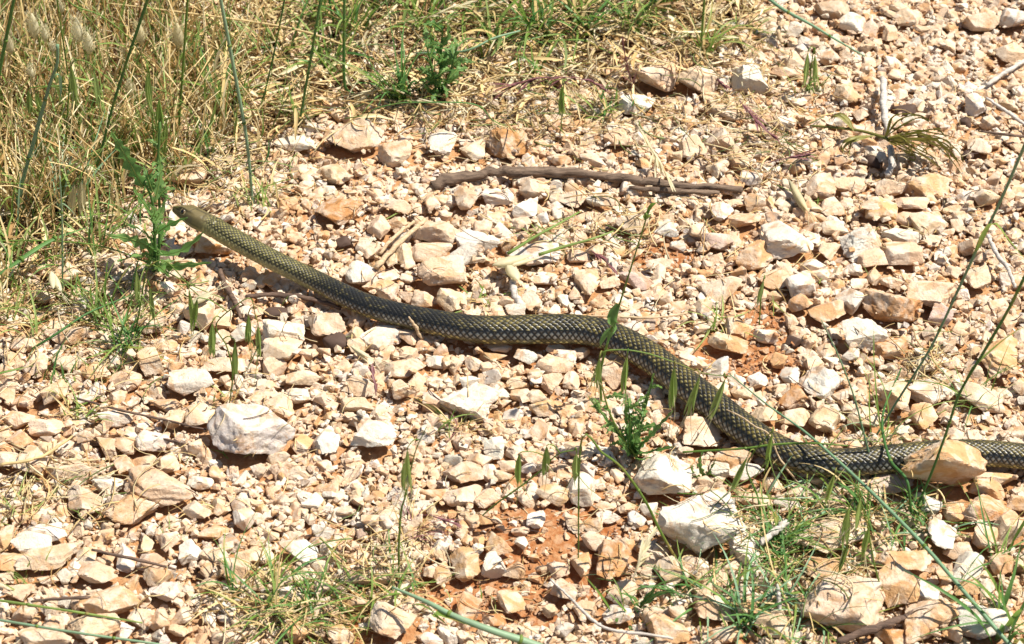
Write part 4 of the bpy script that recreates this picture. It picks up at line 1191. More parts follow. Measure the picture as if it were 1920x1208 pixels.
oat_plant('oat grass with spikelets hanging between the thistle and the low green tuft', [(250, 640), (262, 580), (270, 530), (280, 500), (310, 490), (350, 530)], [4, 4, 3.5, 3, 2.5], [(256, 508, 62, 11, -.05), (281, 538, 66, 11, -.03), (354, 542, 76, 11, 0)], Yof(250, 640))
oat_plant('pale oat grass with fading spikelets over the cream stones below the snake\'s front', [(430, 760), (436, 700), (425, 650), (405, 610), (440, 575), (470, 560), (480, 600)], [3, 3.5, 3, 3, 2.5, 2],
          [(398, 606, 66, 16, -.06), (441, 640, 72, 13, -.10), (466, 590, 56, 12, -.05), (484, 610, 66, 13, -.06), (370, 560, 64, 14, -.2)], Yof(430, 760))
oat_plant('pale oat grass with white husks beside the thistle', [(150, 440), (148, 390), (150, 340), (165, 310), (185, 320)], [4, 4, 3, 2.5], [(152, 340, 66, 18, -.08), (178, 405, 70, 12, 0), (140, 345, 60, 14, -.2)], Yof(150, 440), em=M_PALE)
oat_plant('oat grass with green upright spikelets among the pale dry grass', [(120, 330), (124, 260), (128, 190), (135, 120), (160, 115), (178, 128)], [4, 4, 4, 3, 2.5], [(132, 120, 72, 14, 0), (176, 132, 74, 13, .03), (52, 168, 46, 11, 0), (66, 172, 44, 12, .1)], Yof(120, 330))
oat_plant('oat grass with pale green spikelets above the thistle top', [(290, 330), (288, 260), (284, 200), (280, 140), (275, 120)], [4, 4, 3.5, 3], [(276, 136, 74, 16, -.04), (298, 184, 62, 12, -.05), (312, 224, 70, 14, -.18), (300, 260, 60, 13, -.2)], Yof(290, 330))
oat_plant('oat grass with one green spikelet behind the purple brome arc', [(1052, 250), (1053, 210), (1056, 170), (1058, 152)], [3, 3, 2.5], [(1054, 160, 56, 12, 0)], Yof(1052, 250))
oat_plant('oat grass with one green spikelet on the far gravel near the thick lying stem', [(1518, 180), (1519, 150), (1523, 110), (1527, 92)], [3, 3, 2.5], [(1515, 98, 62, 12, 0), (1528, 102, 48, 10, .1)], Yof(1518, 180))
oat_plant('oat grass with one short spikelet near the bent blades behind the snake', [(1424, 610), (1426, 570), (1430, 530), (1434, 522)], [3, 3, 2.5], [(1432, 526, 52, 11, -.12)], Yof(1424, 610))

# --- bunny-tail heads
def bunny(px, py, ln, bx, by, label):
    Y = Yof(bx, by)
    root, C, base = culm(label, [(bx, by), ((bx * .6 + px * .4), (by * .5 + py * .5)), (px, py + ln)], [3, 3, 2.5], M_STRAW, Y=Y, name='bunny_tail', group='pale bunny-tail heads in the dry grass')
    top = C[-1]; s = mpp(top); g = Geo(); r = np.random.default_rng(px * 3 + py)
    L_ = 0.8 * ln * s / math.cos(TH)
    t = np.linspace(0, 1, 8)
    core = top[None] + np.outer(t, [0, 0, L_])
    g.tube(core, (np.sin(np.pi * (0.1 + 0.85 * t) ** 0.8) * 0.19 * L_ + .0002), 7)
    for _ in range(110):
        a = r.uniform(0, 1); th = r.uniform(0, 6.28)
        p = top + np.array([0, 0, L_ * a]); d = np.array([math.cos(th), math.sin(th), 1.6]); d /= np.linalg.norm(d)
        rad = np.sin(np.pi * (0.1 + 0.85 * a) ** 0.8) * 0.18 * L_
        q = p + np.array([math.cos(th), math.sin(th), 0]) * rad
        g.tube(np.array([q, q + d * L_ * 0.28]), [.00025, .0001], 3)
    link('seed_head', g.mesh('seed_head', base), M_PALE, root)
BL = 'pale fluffy bunny-tail grass head among the dry grass'
for q, (a, b, l, bx, by) in enumerate([(66, 20, 50, 60, 250), (86, 48, 30, 90, 230), (116, 0, 24, 110, 240), (148, 28, 50, 150, 260), (168, 55, 44, 172, 250), (265, 38, 44, 268, 260), (336, 38, 50, 330, 250), (100, 75, 22, 96, 280), (246, 150, 30, 250, 300), (20, 60, 40, 10, 300), (60, 120, 26, 40, 320)]):
    bunny(a, b, l, bx, by, BL)

# --- tufts of blades
def tuft(label, px, py, n, ln, m, spread=0.8, wd=4.5, lean=(0, 0), seed=None, name='blade_tuft', group=None):
    r = np.random.default_rng(seed or (px * 17 + py))
    b = at(px, py, 0.002); s = mpp(b)
    root = thing(name, b, label, 'tuft', group)
    for k in range(int(n * 1.5)):
        az = r.uniform(0, 2 * np.pi); sp = spread * r.uniform(0.3, 1.0)
        L_ = ln * s * r.uniform(0.6, 1.3)
        d = np.array([math.cos(az) * sp + lean[0], math.sin(az) * sp + lean[1], 1.0]); d /= np.linalg.norm(d)
        t = np.linspace(0, 1, 11)[:, None]
        droop = r.uniform(0.3, 1.25) * L_ * min(sp, 1.0)
        o0 = np.array([r.normal(0, .008), r.normal(0, .008), -0.002])
        side = np.cross(d, [0, 0, 1.0]); side /= np.linalg.norm(side) + 1e-9
        C = o0 + d * t * L_ + np.array([math.cos(az), math.sin(az), 0]) * (0.35 * L_ * sp * t ** 2) - np.array([0, 0, 1.0]) * droop * t ** 2.2 + side * r.normal(0, .34) * L_ * t ** 2
        C[:, 2] = np.maximum(C[:, 2], 0.008 * t[:, 0] + 0.002 * (t[:, 0] > .3))
        w = wd * s * r.uniform(0.45, 1.05) * (1 - t[:, 0] ** 2.5) * (0.55 + 0.45 * np.minimum(1, t[:, 0] * 6)) + .00015
        g = Geo(); g.ribbon(C, w, twist=r.normal(0, .7), fold=0.2)
        mm = m[r.integers(len(m))] if isinstance(m, list) else m
        link('blade', g.mesh('blade'), mm, root)
    return root
G3 = [M_GREEN, M_GREEN, M_DEEP, M_STRAW]
tuft('low green grass tuft with radiating blades on the gravel below the thistle', 238, 648, 34, 130, [M_GREEN, M_DEEP, M_DEEP, M_GREEN, M_EAR], 1.1, 4.2)
tuft('sparse green tuft between the cream stones beside the thin brown twig', 148, 785, 16, 85, [M_GREEN, M_EAR, M_STRAW], 0.9, 4.5)
tuft('small green tuft in front of the wide lumpy stone', 196, 972, 7, 60, [M_GREEN, M_STRAW], 0.5, 4)
tuft('clump of bent green grass at the lower edge of the path', 506, 1158, 26, 140, G3, 1.1, 5)
tuft('thin green clump next to the bent clump at the lower edge', 592, 1140, 16, 110, G3, 1.0, 4)
tuft('green blades sprouting beside the big cream stone with a grey cap', 744, 1118, 18, 120, G3, 0.9, 5)
tuft('dense dark green tuft beside the broad grey-white boulder', 1448, 1040, 34, 140, [M_DEEP, M_DEEP, M_GREEN], 1.1, 5)
tuft('green tuft at the foot of the thick dark stem', 1706, 972, 16, 100, [M_DEEP, M_GREEN], 1.0, 6)
tuft('green blades rising behind the broad tan boulder', 1620, 965, 18, 140, [M_DEEP, M_DEEP, M_GREEN, M_STRAW], 0.8, 6)
tuft('loose green blades spread over the gravel beside the huge pitted boulder', 1400, 1170, 24, 170, [M_DEEP, M_GREEN, M_BLUE], 1.0, 6)
tuft('thick green blades at the corner beside the striped grey-white stone', 1885, 1190, 14, 190, [M_DEEP, M_DEEP, M_GREEN], 0.55, 11)
tuft('small green shoots by the tall rusty stone', 1180, 1165, 9, 90, [M_GREEN, M_DEEP], 0.6, 6)
tuft('small bent green blades in the gravel behind the hind body of the snake', 1340, 612, 12, 80, [M_GREEN, M_EAR, M_STRAW], 1.0, 5)
tuft('little green sprig behind the middle of the snake', 905, 575, 10, 55, [M_GREEN, M_STRAW], 1.0, 4)
tuft('pale green clump behind the neck of the snake', 490, 388, 18, 90, [M_GREEN, M_EAR, M_STRAW], 0.6, 4)
tuft('clump of deep green blades at the grassy edge', 750, 192, 30, 170, [M_DEEP, M_DEEP, M_GREEN], 0.7, 5.5)
tuft('bushy green clump of the grassy edge above the purple brome', 1010, 70, 30, 170, [M_DEEP, M_GREEN, M_GREEN, M_STRAW], 0.9, 6)
tuft('broad-bladed green clump next to the bushy one at the grassy edge', 1090, 62, 24, 150, [M_DEEP, M_GREEN, M_STRAW], 0.8, 7)
tuft('green clump at the outer end of the grassy edge', 1318, 100, 24, 110, [M_GREEN, M_EAR, M_STRAW], 0.8, 5)
tuft('green clump in the litter behind the brown stick', 900, 40, 26, 150, [M_DEEP, M_GREEN, M_STRAW], 0.9, 5)
tuft('green clump standing in the middle of the dry litter', 560, 230, 14, 110, [M_GREEN, M_EAR, M_STRAW], 0.5, 4.5)
tuft('grey-green clump at the left edge of the dry grass', 40, 420, 26, 180, [M_BLUE, M_GREEN, M_STRAW], 0.5, 5)
tuft('green clump beside the thick grey-green stem', 120, 400, 24, 170, [M_GREEN, M_BLUE, M_STRAW], 0.55, 5)
tuft('green clump between thistle and tall stems', 330, 345, 18, 120, [M_GREEN, M_EAR, M_STRAW], 0.5, 4.5)
tuft('dark green blades at the left edge near the wide dull blade', 10, 480, 18, 110, [M_DEEP, M_GREEN], 0.8, 6)
tuft('low yellowish tuft beside the lying green stem at the left edge', 30, 590, 20, 110, [M_EAR, M_GREEN, M_STRAW], 1.1, 4)
tuft('little dry green tuft on the far gravel beside the square white stone', 1520, 172, 8, 60, [M_GREEN, M_EAR], 0.5, 5)
tuft('faint green tuft between snake and largest boulder', 410, 770, 8, 65, [M_EAR, M_STRAW], 0.8, 3.5)
tuft('dry brownish tuft at the edge of the bare red soil', 770, 1005, 30, 95, [M_STRAW, M_STRAW, M_PURPLE], 1.2, 2.5)
tuft('dry straw-coloured tuft below the large whitish flat-topped stone', 870, 800, 26, 75, [M_STRAW, M_STRAW, M_PURPLE], 1.2, 2.5)
tuft('dry straw tuft beside the large flat pale stones behind the snake', 1010, 445, 18, 60, [M_STRAW, M_EAR], 1.2, 2.5)
tuft('dry straw tuft under the thick dark stem', 1730, 700, 20, 60, [M_STRAW, M_STRAW, M_DARKWOOD], 1.1, 2.5)
tuft('brownish dry tuft at the upper path edge', 1390, 70, 24, 90, [M_STRAW, M_STRAW, M_GREEN], 1.1, 3.5)
tuft('thin green stems spread over the crossing stems', 1650, 830, 12, 190, [M_GREEN, M_BLUE, M_EAR], 0.8, 3.2)
tuft('fine green stems by the tall rounded orange stone', 1830, 760, 12, 130, [M_GREEN, M_DEEP, M_EAR], 0.8, 3.2)
tuft('fine green stems in front of the orange pile', 1880, 1060, 12, 170, [M_GREEN, M_DEEP], 0.9, 4)
tuft('single thin green shoots below the large whitish flat-topped stone', 850, 815, 6, 110, [M_GREEN], 0.6, 3.5)
tuft('straw-coloured tuft at the left edge among cream stones', 30, 955, 18, 80, [M_STRAW, M_STRAW, M_EAR], 1.1, 3)
tuft('thin yellow-green shoots beside the plank-like slab', 55, 1100, 6, 60, [M_EAR, M_GREEN], 0.5, 4)

EDGE = 'green clumps in the litter of the grassy edge'
for k, (a, b_, n_, l_) in enumerate([(660, 70, 16, 150), (700, 10, 18, 170), (850, -30, 20, 190), (960, -30, 22, 200), (930, 95, 14, 120), (1130, -10, 20, 190), (1180, 60, 14, 110), (1235, 20, 18, 150), (600, 40, 12, 130), (520, 110, 10, 120), (1060, -60, 20, 200), (1290, -30, 16, 150), (790, 60, 14, 140), (620, 140, 12, 110), (420, 200, 10, 130), (1000, 150, 10, 70), (1130, 215, 10, 60)]):
    tuft('loose green grass clump growing through the straw of the grassy edge', a, b_, int(n_ * 1.3), l_ * 1.35, [M_DEEP, M_GREEN, M_GREEN, M_EAR, M_STRAW], 0.75, 6.5, group=EDGE)
for k, (a, b_, n_, l_) in enumerate([(20, 540, 12, 150), (95, 505, 12, 150), (150, 570, 10, 130), (60, 640, 9, 120), (195, 600, 12, 130), (110, 730, 7, 90), (255, 575, 10, 110), (180, 480, 14, 170), (250, 430, 12, 150), (60, 350, 16, 210), (200, 330, 14, 200), (140, 250, 14, 210), (280, 280, 12, 190), (10, 250, 14, 210), (390, 290, 10, 130), (420, 120, 12, 180), (330, 150, 12, 190), (100, 150, 12, 200), (-30, 620, 12, 130)]):
    tuft('thin yellow-green grass clump growing between straw and stones near the thistle', a, b_, n_, l_, [M_GREEN, M_EAR, M_GREEN, M_DEEP, M_STRAW], 0.5, 4.6, group='thin green clumps around the thistle')
for k, (a, b_, n_, l_) in enumerate([(1350, 1015, 12, 130), (1500, 1005, 16, 150), (1560, 955, 12, 130), (1330, 1125, 14, 170), (1480, 1120, 16, 170), (1640, 1010, 12, 150), (1760, 1000, 8, 120), (1540, 900, 10, 110), (1430, 950, 10, 110), (1580, 1060, 12, 140), (1260, 1110, 10, 110), (1520, 1180, 14, 170)]):
    tuft('long thin deep green grass blades tangled between the boulders by the oat spikelets', a, b_, n_, l_, [M_DEEP, M_DEEP, M_GREEN, M_BLUE, M_STRAW], 1.25, 4.8, group='tangled green blades among the boulders')
for k, (a, b_, n_, l_) in enumerate([(440, 1120, 12, 150), (560, 1165, 14, 140), (620, 1110, 10, 130), (690, 1135, 10, 130), (520, 1100, 10, 120), (650, 1180, 10, 120)]):
    tuft('bent green blades spreading over cream stones next to the bent clump', a, b_, n_, l_, [M_DEEP, M_GREEN, M_GREEN, M_STRAW], 1.2, 4.6, group='bent green blades along the lower path')
sp_r = np.random.default_rng(77); nsp = 0
while nsp < 34:
    a, b_ = sp_r.uniform(60, 1880), sp_r.uniform(300, 1180); p_ = at(a, b_)
    if np.min(np.hypot(SNAKE_XY[::5, 0] - p_[0], SNAKE_XY[::5, 1] - p_[1])) < 0.03: continue
    nsp += 1
    tuft('tiny thin grass sprout alone among the gravel stones', int(a), int(b_), 3, 58, [M_GREEN, M_EAR, M_STRAW, M_STRAW], 0.9, 3.0, group='tiny sprouts scattered over the gravel')
# --- lobed-leaf plants
def lobed_leaf(C, W, r, lobes=5, curl=0.15):
    n = 34
    C = spline(C, n)
    T, S, U = frames(C)
    n0 = np.array([0.35, -0.55, 0.75]) + r.normal(0, .35, 3); n0 /= np.linalg.norm(n0)
    S = np.cross(T, n0); S /= np.linalg.norm(S, axis=1)[:, None] + 1e-9; U = np.cross(S, T)
    t = np.linspace(0, 1, n)
    env = np.sin(np.pi * np.clip(t * 0.93 + 0.05, 0, 1) ** 0.75) ** 0.8
    saw = np.abs(((t * lobes + 0.15) % 1) - 0.45) * 2
    hw = W / 2 * env * (0.32 + 0.72 * saw ** 0.8)
    hw2 = W / 2 * env * (0.32 + 0.72 * np.abs(((t * lobes + 0.40) % 1) - 0.45) * 2)
    wav = np.sin(t * 17 + r.uniform(0, 6)) * W * 0.10
    V = np.stack([C + S * hw[:, None] + U * (curl * hw + wav)[:, None], C + S * hw[:, None] * .5 + U * (curl * .3 * hw)[:, None], C, C - S * hw2[:, None] * .5 + U * (curl * .3 * hw2)[:, None], C - S * hw2[:, None] + U * (curl * hw2 - wav)[:, None]], 1).reshape(-1, 3)
    i, j = np.meshgrid(np.arange(n - 1), np.arange(4), indexing='ij')
    F = np.stack([i * 5 + j, i * 5 + j + 1, (i + 1) * 5 + j + 1, (i + 1) * 5 + j], -1).reshape(-1, 4)
    g = Geo(); g.add(V, F)
    rb = Geo(); rb.tube(C + U * 0.0003, np.linspace(0.0007, 0.0002, n), 4)
    return g, rb

def weed(label, base_px, leaves, m, stems=(), name='thistle', cat='plant', extra=(0, 0, 0)):
    b = at(*base_px, 0.0); Y = b[1]
    root = thing(name, b, label, cat)
    r = np.random.default_rng(base_px[0])
    for st in stems:
        P = np.array([aty(a, c, Y + dy) for a, c, dy in st[0]])
        g = Geo(); g.tube(spline(P, 20), np.linspace(st[1], st[1] * .6, 20) * mpp(b) / 2, 6)
        link('stem', g.mesh('stem', b), m, root)
    for (pts, W, lobes) in leaves:
        P = np.array([aty(a, c, Y + dy) for a, c, dy in pts])
        g, rb = lobed_leaf(P, W * 0.72 * mpp(b), r, lobes)
        lf = link('leaf', g.mesh('leaf', b), m, root)
        link('midrib', rb.mesh('midrib', b), M_EAR, lf)
    for k in range(extra[0]):
        f = r.uniform(extra[1], 1.0); P = np.array([aty(a, c, Y + dy) for a, c, dy in stems[k % len(stems)][0]]) if stems else np.array([b, b + np.array([0, 0, .01])])
        C = spline(P, 20); q = C[int(f * 19)]
        az = r.uniform(0, 6.28); L_ = r.uniform(.5, 1.1) * extra[2] * mpp(b)
        d = np.array([math.cos(az), math.sin(az) * .8 - .2, r.uniform(.1, .9)]); d /= np.linalg.norm(d)
        g, rb = lobed_leaf(np.array([q, q + d * L_ * .5 + np.array([0, 0, .1 * L_]), q + d * L_ + np.array([0, 0, -.15 * L_])]), r.uniform(.26, .42) * L_, r, int(r.integers(4, 7)))
        lf = link('leaf', g.mesh('leaf', b), m, root)
        link('midrib', rb.mesh('midrib', b), M_EAR, lf)
    return root
weed('leafy green thistle with lobed leaves standing next to the snake\'s head', (292, 520),
     [([(268, 350, 0), (240, 300, -.01), (208, 246, -.02)], 44, 6), ([(285, 400, 0), (262, 372, -.01), (250, 350, -.01)], 30, 4), ([(290, 380, 0), (300, 330, .01), (298, 280, .02)], 26, 7),
      ([(286, 360, 0), (276, 330, 0), (268, 310, .01)], 22, 5), ([(290, 440, 0), (320, 420, -.02), (352, 400 + 8, -.03)], 26, 4), ([(292, 480, 0), (340, 470, -.03), (382, 436, -.04)], 30, 4), ([(290, 470, 0), (250, 450, -.03), (200, 440, -.05)], 36, 5),
      ([(292, 500, 0), (330, 500, -.03), (396, 492, -.05)], 26, 5), ([(290, 490, 0), (262, 480, -.03), (220, 490, -.05)], 30, 4), ([(288, 420, 0), (300, 400, -.015), (312, 370, -.02)], 24, 4), ([(288, 450, 0), (262, 430, -.02), (236, 420, -.02)], 24, 4),
      ([(292, 500, 0), (300, 500, -.03), (318, 520, -.06)], 30, 4), ([(284, 410, 0), (290, 395, -.03), (276, 380, -.05)], 28, 4), ([(288, 440, 0), (296, 430, -.03), (290, 412, -.05)], 26, 4), ([(290, 470, 0), (280, 462, -.03), (268, 448, -.05)], 28, 4)], M_THISTLE,
     stems=[([(292, 520, 0), (290, 450, 0), (286, 380, 0), (270, 340, 0)], 8), ([(294, 518, 0), (300, 420, .01), (296, 320, .015), (300, 230, .02)], 7)], extra=(26, .05, 42))
weed('green rosette of lobed leaves on the gravel in front of the snake', (1186, 856),
     [([(1186, 850, 0), (1160, 815, 0), (1100, 740, 0)], 20, 6), ([(1188, 850, 0), (1176, 800, 0), (1172, 730, .01)], 22, 8), ([(1188, 850, 0), (1200, 790, 0), (1226, 700, .01)], 24, 9), ([(1190, 850, 0), (1225, 810, -.01), (1262, 770, -.01)], 22, 7),
      ([(1186, 852, 0), (1170, 835, -.02), (1158, 818, -.02)], 34, 4), ([(1190, 854, 0), (1222, 846, -.02), (1262, 838, -.03)], 26, 5), ([(1188, 852, 0), (1192, 825, -.01), (1206, 795, -.01)], 30, 5), ([(1188, 856, 0), (1200, 862, -.03), (1220, 858, -.05)], 22, 4),
      ([(1188, 850, 0), (1180, 830, -.01), (1182, 780, -.01)], 26, 5)], M_THISTLE, stems=[([(1188, 852, 0), (1182, 800, 0), (1176, 740, .005)], 4), ([(1188, 852, 0), (1204, 790, 0), (1224, 712, .005)], 4), ([(1188, 852, 0), (1160, 815, 0), (1106, 748, 0)], 4)], name='rosette_weed', extra=(46, .05, 40))
weed('small leafy dark green weed in the grassy edge beyond the brown stick', (822, 190),
     [([(825, 150, 0), (800, 135, 0), (780, 128, -.01)], 28, 4), ([(826, 130, 0), (846, 110, 0), (862, 96, 0)], 30, 4), ([(826, 100, 0), (812, 80, 0), (806, 62, 0)], 24, 4), ([(826, 90, 0), (840, 64, 0), (838, 40, 0)], 26, 4), ([(825, 160, 0), (850, 150, -.01), (868, 140, -.02)], 30, 4),
      ([(824, 170, 0), (806, 172, -.01), (796, 160, -.02)], 24, 4), ([(826, 120, 0), (830, 110, -.02), (822, 100, -.03)], 26, 4), ([(826, 146, 0), (822, 140, -.02), (830, 128, -.03)], 28, 4)], M_THISTLE,
     stems=[([(822, 190, 0), (825, 130, 0), (830, 50, 0)], 6), ([(822, 190, 0), (812, 140, -.01), (800, 84, -.015)], 5), ([(822, 190, 0), (842, 140, -.01), (858, 84, -.01)], 5)], name='leafy_weed', extra=(36, .1, 50))
weed('tiny dark green clover-like sprig by the tall shoots below the tall rusty stone', (1200, 1150), [([(1200, 1140, 0), (1210, 1122, 0), (1222, 1110, 0)], 22, 2), ([(1200, 1140, 0), (1185, 1120, 0), (1164, 1112, 0)], 16, 2), ([(1202, 1136, 0), (1232, 1100, 0), (1268, 1084, -.01)], 20, 3), ([(1202, 1136, 0), (1240, 1112, -.01), (1274, 1112, -.02)], 18, 3)], M_DEEP, name='clover_sprig')
weed('small feathery green weed beside the white block under the snake', (1322, 905), [([(1322, 900, 0), (1312, 870, 0), (1318, 846, 0)], 18, 5), ([(1322, 900, 0), (1334, 876, 0), (1342, 860, 0)], 16, 5), ([(1322, 902, 0), (1302, 890, -.01), (1296, 872, -.01)], 16, 4)], M_THISTLE, name='feathery_weed')
# curled weed
b = at(1650, 262, 0.01); root = thing('curled_weed', b, 'wilting olive weed with curled leaves lying by the bleached upright twig', 'plant')
g = Geo(); g.tube(spline([at(1520, 236, .016), at(1570, 240, .02), at(1620, 247, .022), at(1668, 262, .024)], 18), np.linspace(2.0, 3.2, 18) * mpp(b), 6)
link('stem', g.mesh('stem', b), M_OLIVE, root)
for k, Q in enumerate([[(1660, 258, .024), (1700, 232, .05), (1725, 222, .055), (1744, 230, .045)], [(1662, 260, .024), (1710, 250, .04), (1755, 244, .045), (1775, 258, .03)], [(1664, 262, .024), (1720, 262, .035), (1765, 268, .035), (1790, 285, .02)],
    [(1664, 264, .024), (1705, 275, .03), (1740, 300, .025), (1765, 316, .015)], [(1662, 264, .024), (1690, 272, .03), (1715, 290, .024), (1700, 292, .02)], [(1668, 262, .024), (1730, 256, .05), (1770, 276, .04), (1800, 310, .016)],
    [(1664, 262, .026), (1710, 262, .05), (1740, 272, .045), (1728, 286, .035)], [(1664, 262, .026), (1690, 262, .05), (1706, 276, .045), (1694, 284, .03)], [(1668, 262, .026), (1745, 262, .03), (1786, 290, .025), (1805, 325, .01)], [(1600, 246, .022), (1590, 225, .03), (1572, 215, .035), (1560, 230, .02)],
    [(1640, 255, .024), (1600, 262, .028), (1580, 280, .02), (1584, 296, .012)]]):
    for kk in range(3):
      jr = np.random.default_rng(k * 10 + kk); g = Geo(); t = np.linspace(0, 1, 18)
      g.ribbon(spline([at(*q) + (jr.normal(0, .005, 3) * np.array([1, 1, .5]) * (iq > 0) * (kk > 0)) for iq, q in enumerate(Q)], 18), 6.5 * mpp(b) * np.sin(np.pi * (0.12 + 0.86 * t)) + .0002, twist=1.2, fold=.3)
      link('leaf', g.mesh('leaf', b), M_OLIVE, root)
# --- purple brome heads
def brome(label, pts, n, ln, seed, m=M_PURPLE, w=4.5):
    P = np.array([at(*p) for p in pts]); C = spline(P, 30)
    b = np.array([P[0][0], P[0][1], 0.0]); s = mpp(P[0])
    root = thing('brome_head', b, label, 'seed head', 'purple brome heads')
    g = Geo(); g.tube(C, .0006, 5); link('stem', g.mesh('stem', b), m, root)
    r = np.random.default_rng(seed)
    d0 = C[-1] - C[0]; d0 /= np.linalg.norm(d0)
    for k in range(n):
        f = r.uniform(0.1, 1.0); i = int(f * 29)
        d = d0 + r.normal(0, .22, 3); d /= np.linalg.norm(d)
        L_ = ln * s * r.uniform(0.6, 1.1); A = C[i]
        g = Geo(); t = np.linspace(0, 1, 7)
        g.ribbon(A[None] + d[None] * (t * L_)[:, None] + np.array([0, 0, -1.0]) * (t ** 2 * L_ * .1)[:, None], w * s * np.sin(np.pi * (.08 + .86 * t)) + .0002, fold=.3)
        link('spikelet', g.mesh('spikelet', b), m, root)
    return root
brome('purple brome head arching over the litter beyond the brown stick', [(1090, 146, .045), (1040, 145, .055), (985, 152, .05), (930, 182, .03)], 16, 46, 1)
brome('short purple brome head hanging beside the arching one', [(1078, 148, .05), (1105, 152, .045), (1128, 166, .035)], 9, 26, 2)
brome('upright dark purple brome head in front of the cream far stones', [(1186, 168, .014), (1178, 130, .05), (1166, 78, .09)], 16, 40, 3, w=3)
brome('small dark brome head on the far gravel next to the square white stone', [(1318, 130, .02), (1336, 142, .018), (1356, 162, .014)], 9, 22, 4)
brome('dark reddish brome head lying below the curled weed', [(1440, 305, .018), (1475, 297, .022), (1520, 290, .02)], 10, 34, 5)
brome('brown brome head slanting over the gravel near the curled weed', [(1386, 188, .03), (1420, 228, .026), (1455, 262, .018)], 14, 36, 6)
brome('purplish brome with pale awns lying on the end of the brown stick', [(1190, 225, .03), (1215, 270, .03), (1240, 310, .028), (1256, 345, .024)], 14, 50, 7, M_PALE)
brome('pinkish dry brome head leaning on the tall rusty stone', [(1186, 1090, .03), (1200, 1050, .045), (1222, 1005, .05)], 18, 46, 8, M_PALE)
brome('dark brome head at the edge of the bare red soil', [(812, 968, .02), (830, 975, .02), (852, 982, .016)], 8, 24, 9)
brome('small purple brome head lying behind the middle of the snake', [(1108, 470, .016), (1130, 486, .016), (1146, 500, .014)], 8, 26, 10)
brome('tiny purple brome head between the largest boulder and the snake', [(705, 742, .016), (703, 722, .022), (698, 700, .026)], 9, 26, 11)
brome('yellow-green wheat-like head in the grassy edge', [(800, 34, .06), (830, 22, .07), (870, 8, .07)], 16, 34, 12, M_PALE, 4)
# --- the white split spikelet lying behind the snake
b = at(930, 490, 0.016); root = thing('fallen_spikelet', b, 'white papery spikelet with two long pale stalks lying behind the snake', 'spikelet')
s = mpp(b)
for A, B, wd in (((1000, 478, .020), (922, 498, .024), 24), ((948, 492, .020), (972, 526, .024), 26), ((1012, 484, .018), (930, 502, .022), 16)):
    g = Geo(); lens(g, at(*A), at(*B), wd * s, rng, 0.6); link('husk', g.mesh('husk', b), M_PALE, root)
for Q in ([(952, 476, .022), (1000, 446, .03), (1040, 424, .034), (1086, 398, .03)], [(1010, 478, .02), (1060, 462, .026), (1110, 448, .03), (1150, 434, .028)]):
    g = Geo(); g.tube(spline([at(*q) for q in Q], 14), np.linspace(3.4, 1.6, 14) * s, 5); link('stalk', g.mesh('stalk', b), M_EAR, root)
for lab, q0, q1, wd in (('small white papery husk in the dry grass beside the thistle', (128, 306, .05), (182, 324, .045), 13), ('pale husk lying over the cream stones at the left edge of the path', (96, 508, .04), (116, 550, .03), 14), ('pale folded husk below the low end of the pale oat grass', (352, 572, .03), (402, 546, .035), 15), ('white-green brush-like husk on the gravel by the brown stick end', (1478, 335, .02), (1516, 398, .014), 15), ('little pale green husk on the gravel by the dark round pebble under the snake\'s front', (656, 648, .016), (700, 674, .012), 9)):
    A, B = at(*q0), at(*q1); g = Geo(); r = np.random.default_rng(int(q0[0]))
    for k in range(3): lens(g, A, B + r.normal(0, .004, 3) * (k > 0), wd * mpp(A), r, .5)
    for k in range(4): g.tube(np.array([B, B + (B - A) * .5 + r.normal(0, .004, 3)]), [.0004, .0002], 3)
    o = link('fallen_husk', g.mesh('fallen_husk', (A[0], A[1], 0)), M_PALE, None, (A[0], A[1], 0)); tag(o, lab, 'husk')

# ------------------------------------------------------------------ the countless dry grass
lr = np.random.default_rng(11)
DRY = np.array([(0.72, 0.54, 0.26), (0.77, 0.62, 0.35), (0.56, 0.37, 0.16), (0.36, 0.22, 0.095), (0.80, 0.70, 0.48), (0.20, 0.11, 0.05)])
DP = np.array([.30, .28, .13, .07, .18, .04])
def ground_h(x, y):
    i, j = cells(np.array([x]), np.array([y]))
    return float(H[i[0], j[0]])
# standing straw
g = Geo(); cnt = 0
while cnt < 5400:
    px = lr.uniform(-330, 560); py = lr.uniform(-420, 440)
    p = at(px, py)
    dens = np.clip(litterness(p[0], p[1]) * 1.0, 0, 1) * np.clip((560 - px) / 260, 0.0, 1)
    if lr.random() > dens: continue
    cnt += 1
    L_ = lr.uniform(0.05, 0.17) * (0.7 + 0.3 * np.clip((300 - py) / 300, 0, 1))
    d = np.array([lr.normal(0, .17), lr.normal(0, .17), 1.0]); d /= np.linalg.norm(d)
    bend = lr.normal(0, .28, 2)
    t = np.linspace(0, 1, 6)[:, None]
    C = np.array([p[0], p[1], -.002]) + d * t * L_ + np.array([bend[0], bend[1], -.15 * abs(bend).sum()]) * L_ * t ** 2
    c = DRY[lr.choice(6, p=DP)] * lr.uniform(.85, 1.2)
    if lr.random() < .27: c = np.array((0.20, 0.29, 0.075)) * lr.uniform(.8, 1.3)
    if lr.random() < .6: g.tube(C, lr.uniform(.0005, .0012) * np.linspace(1, .5, 6), 3, c)
    else: g.ribbon(C, lr.uniform(.0026, .0056) * np.linspace(1, .3, 6), c=c, twist=lr.normal(0, 1))
o = link('dry_grass', g.mesh('dry_grass'), M_LITTER); tag(o, 'standing bleached dry grass along the path edge', 'dry grass', kind='stuff'); t1 = len(o.data.polygons)
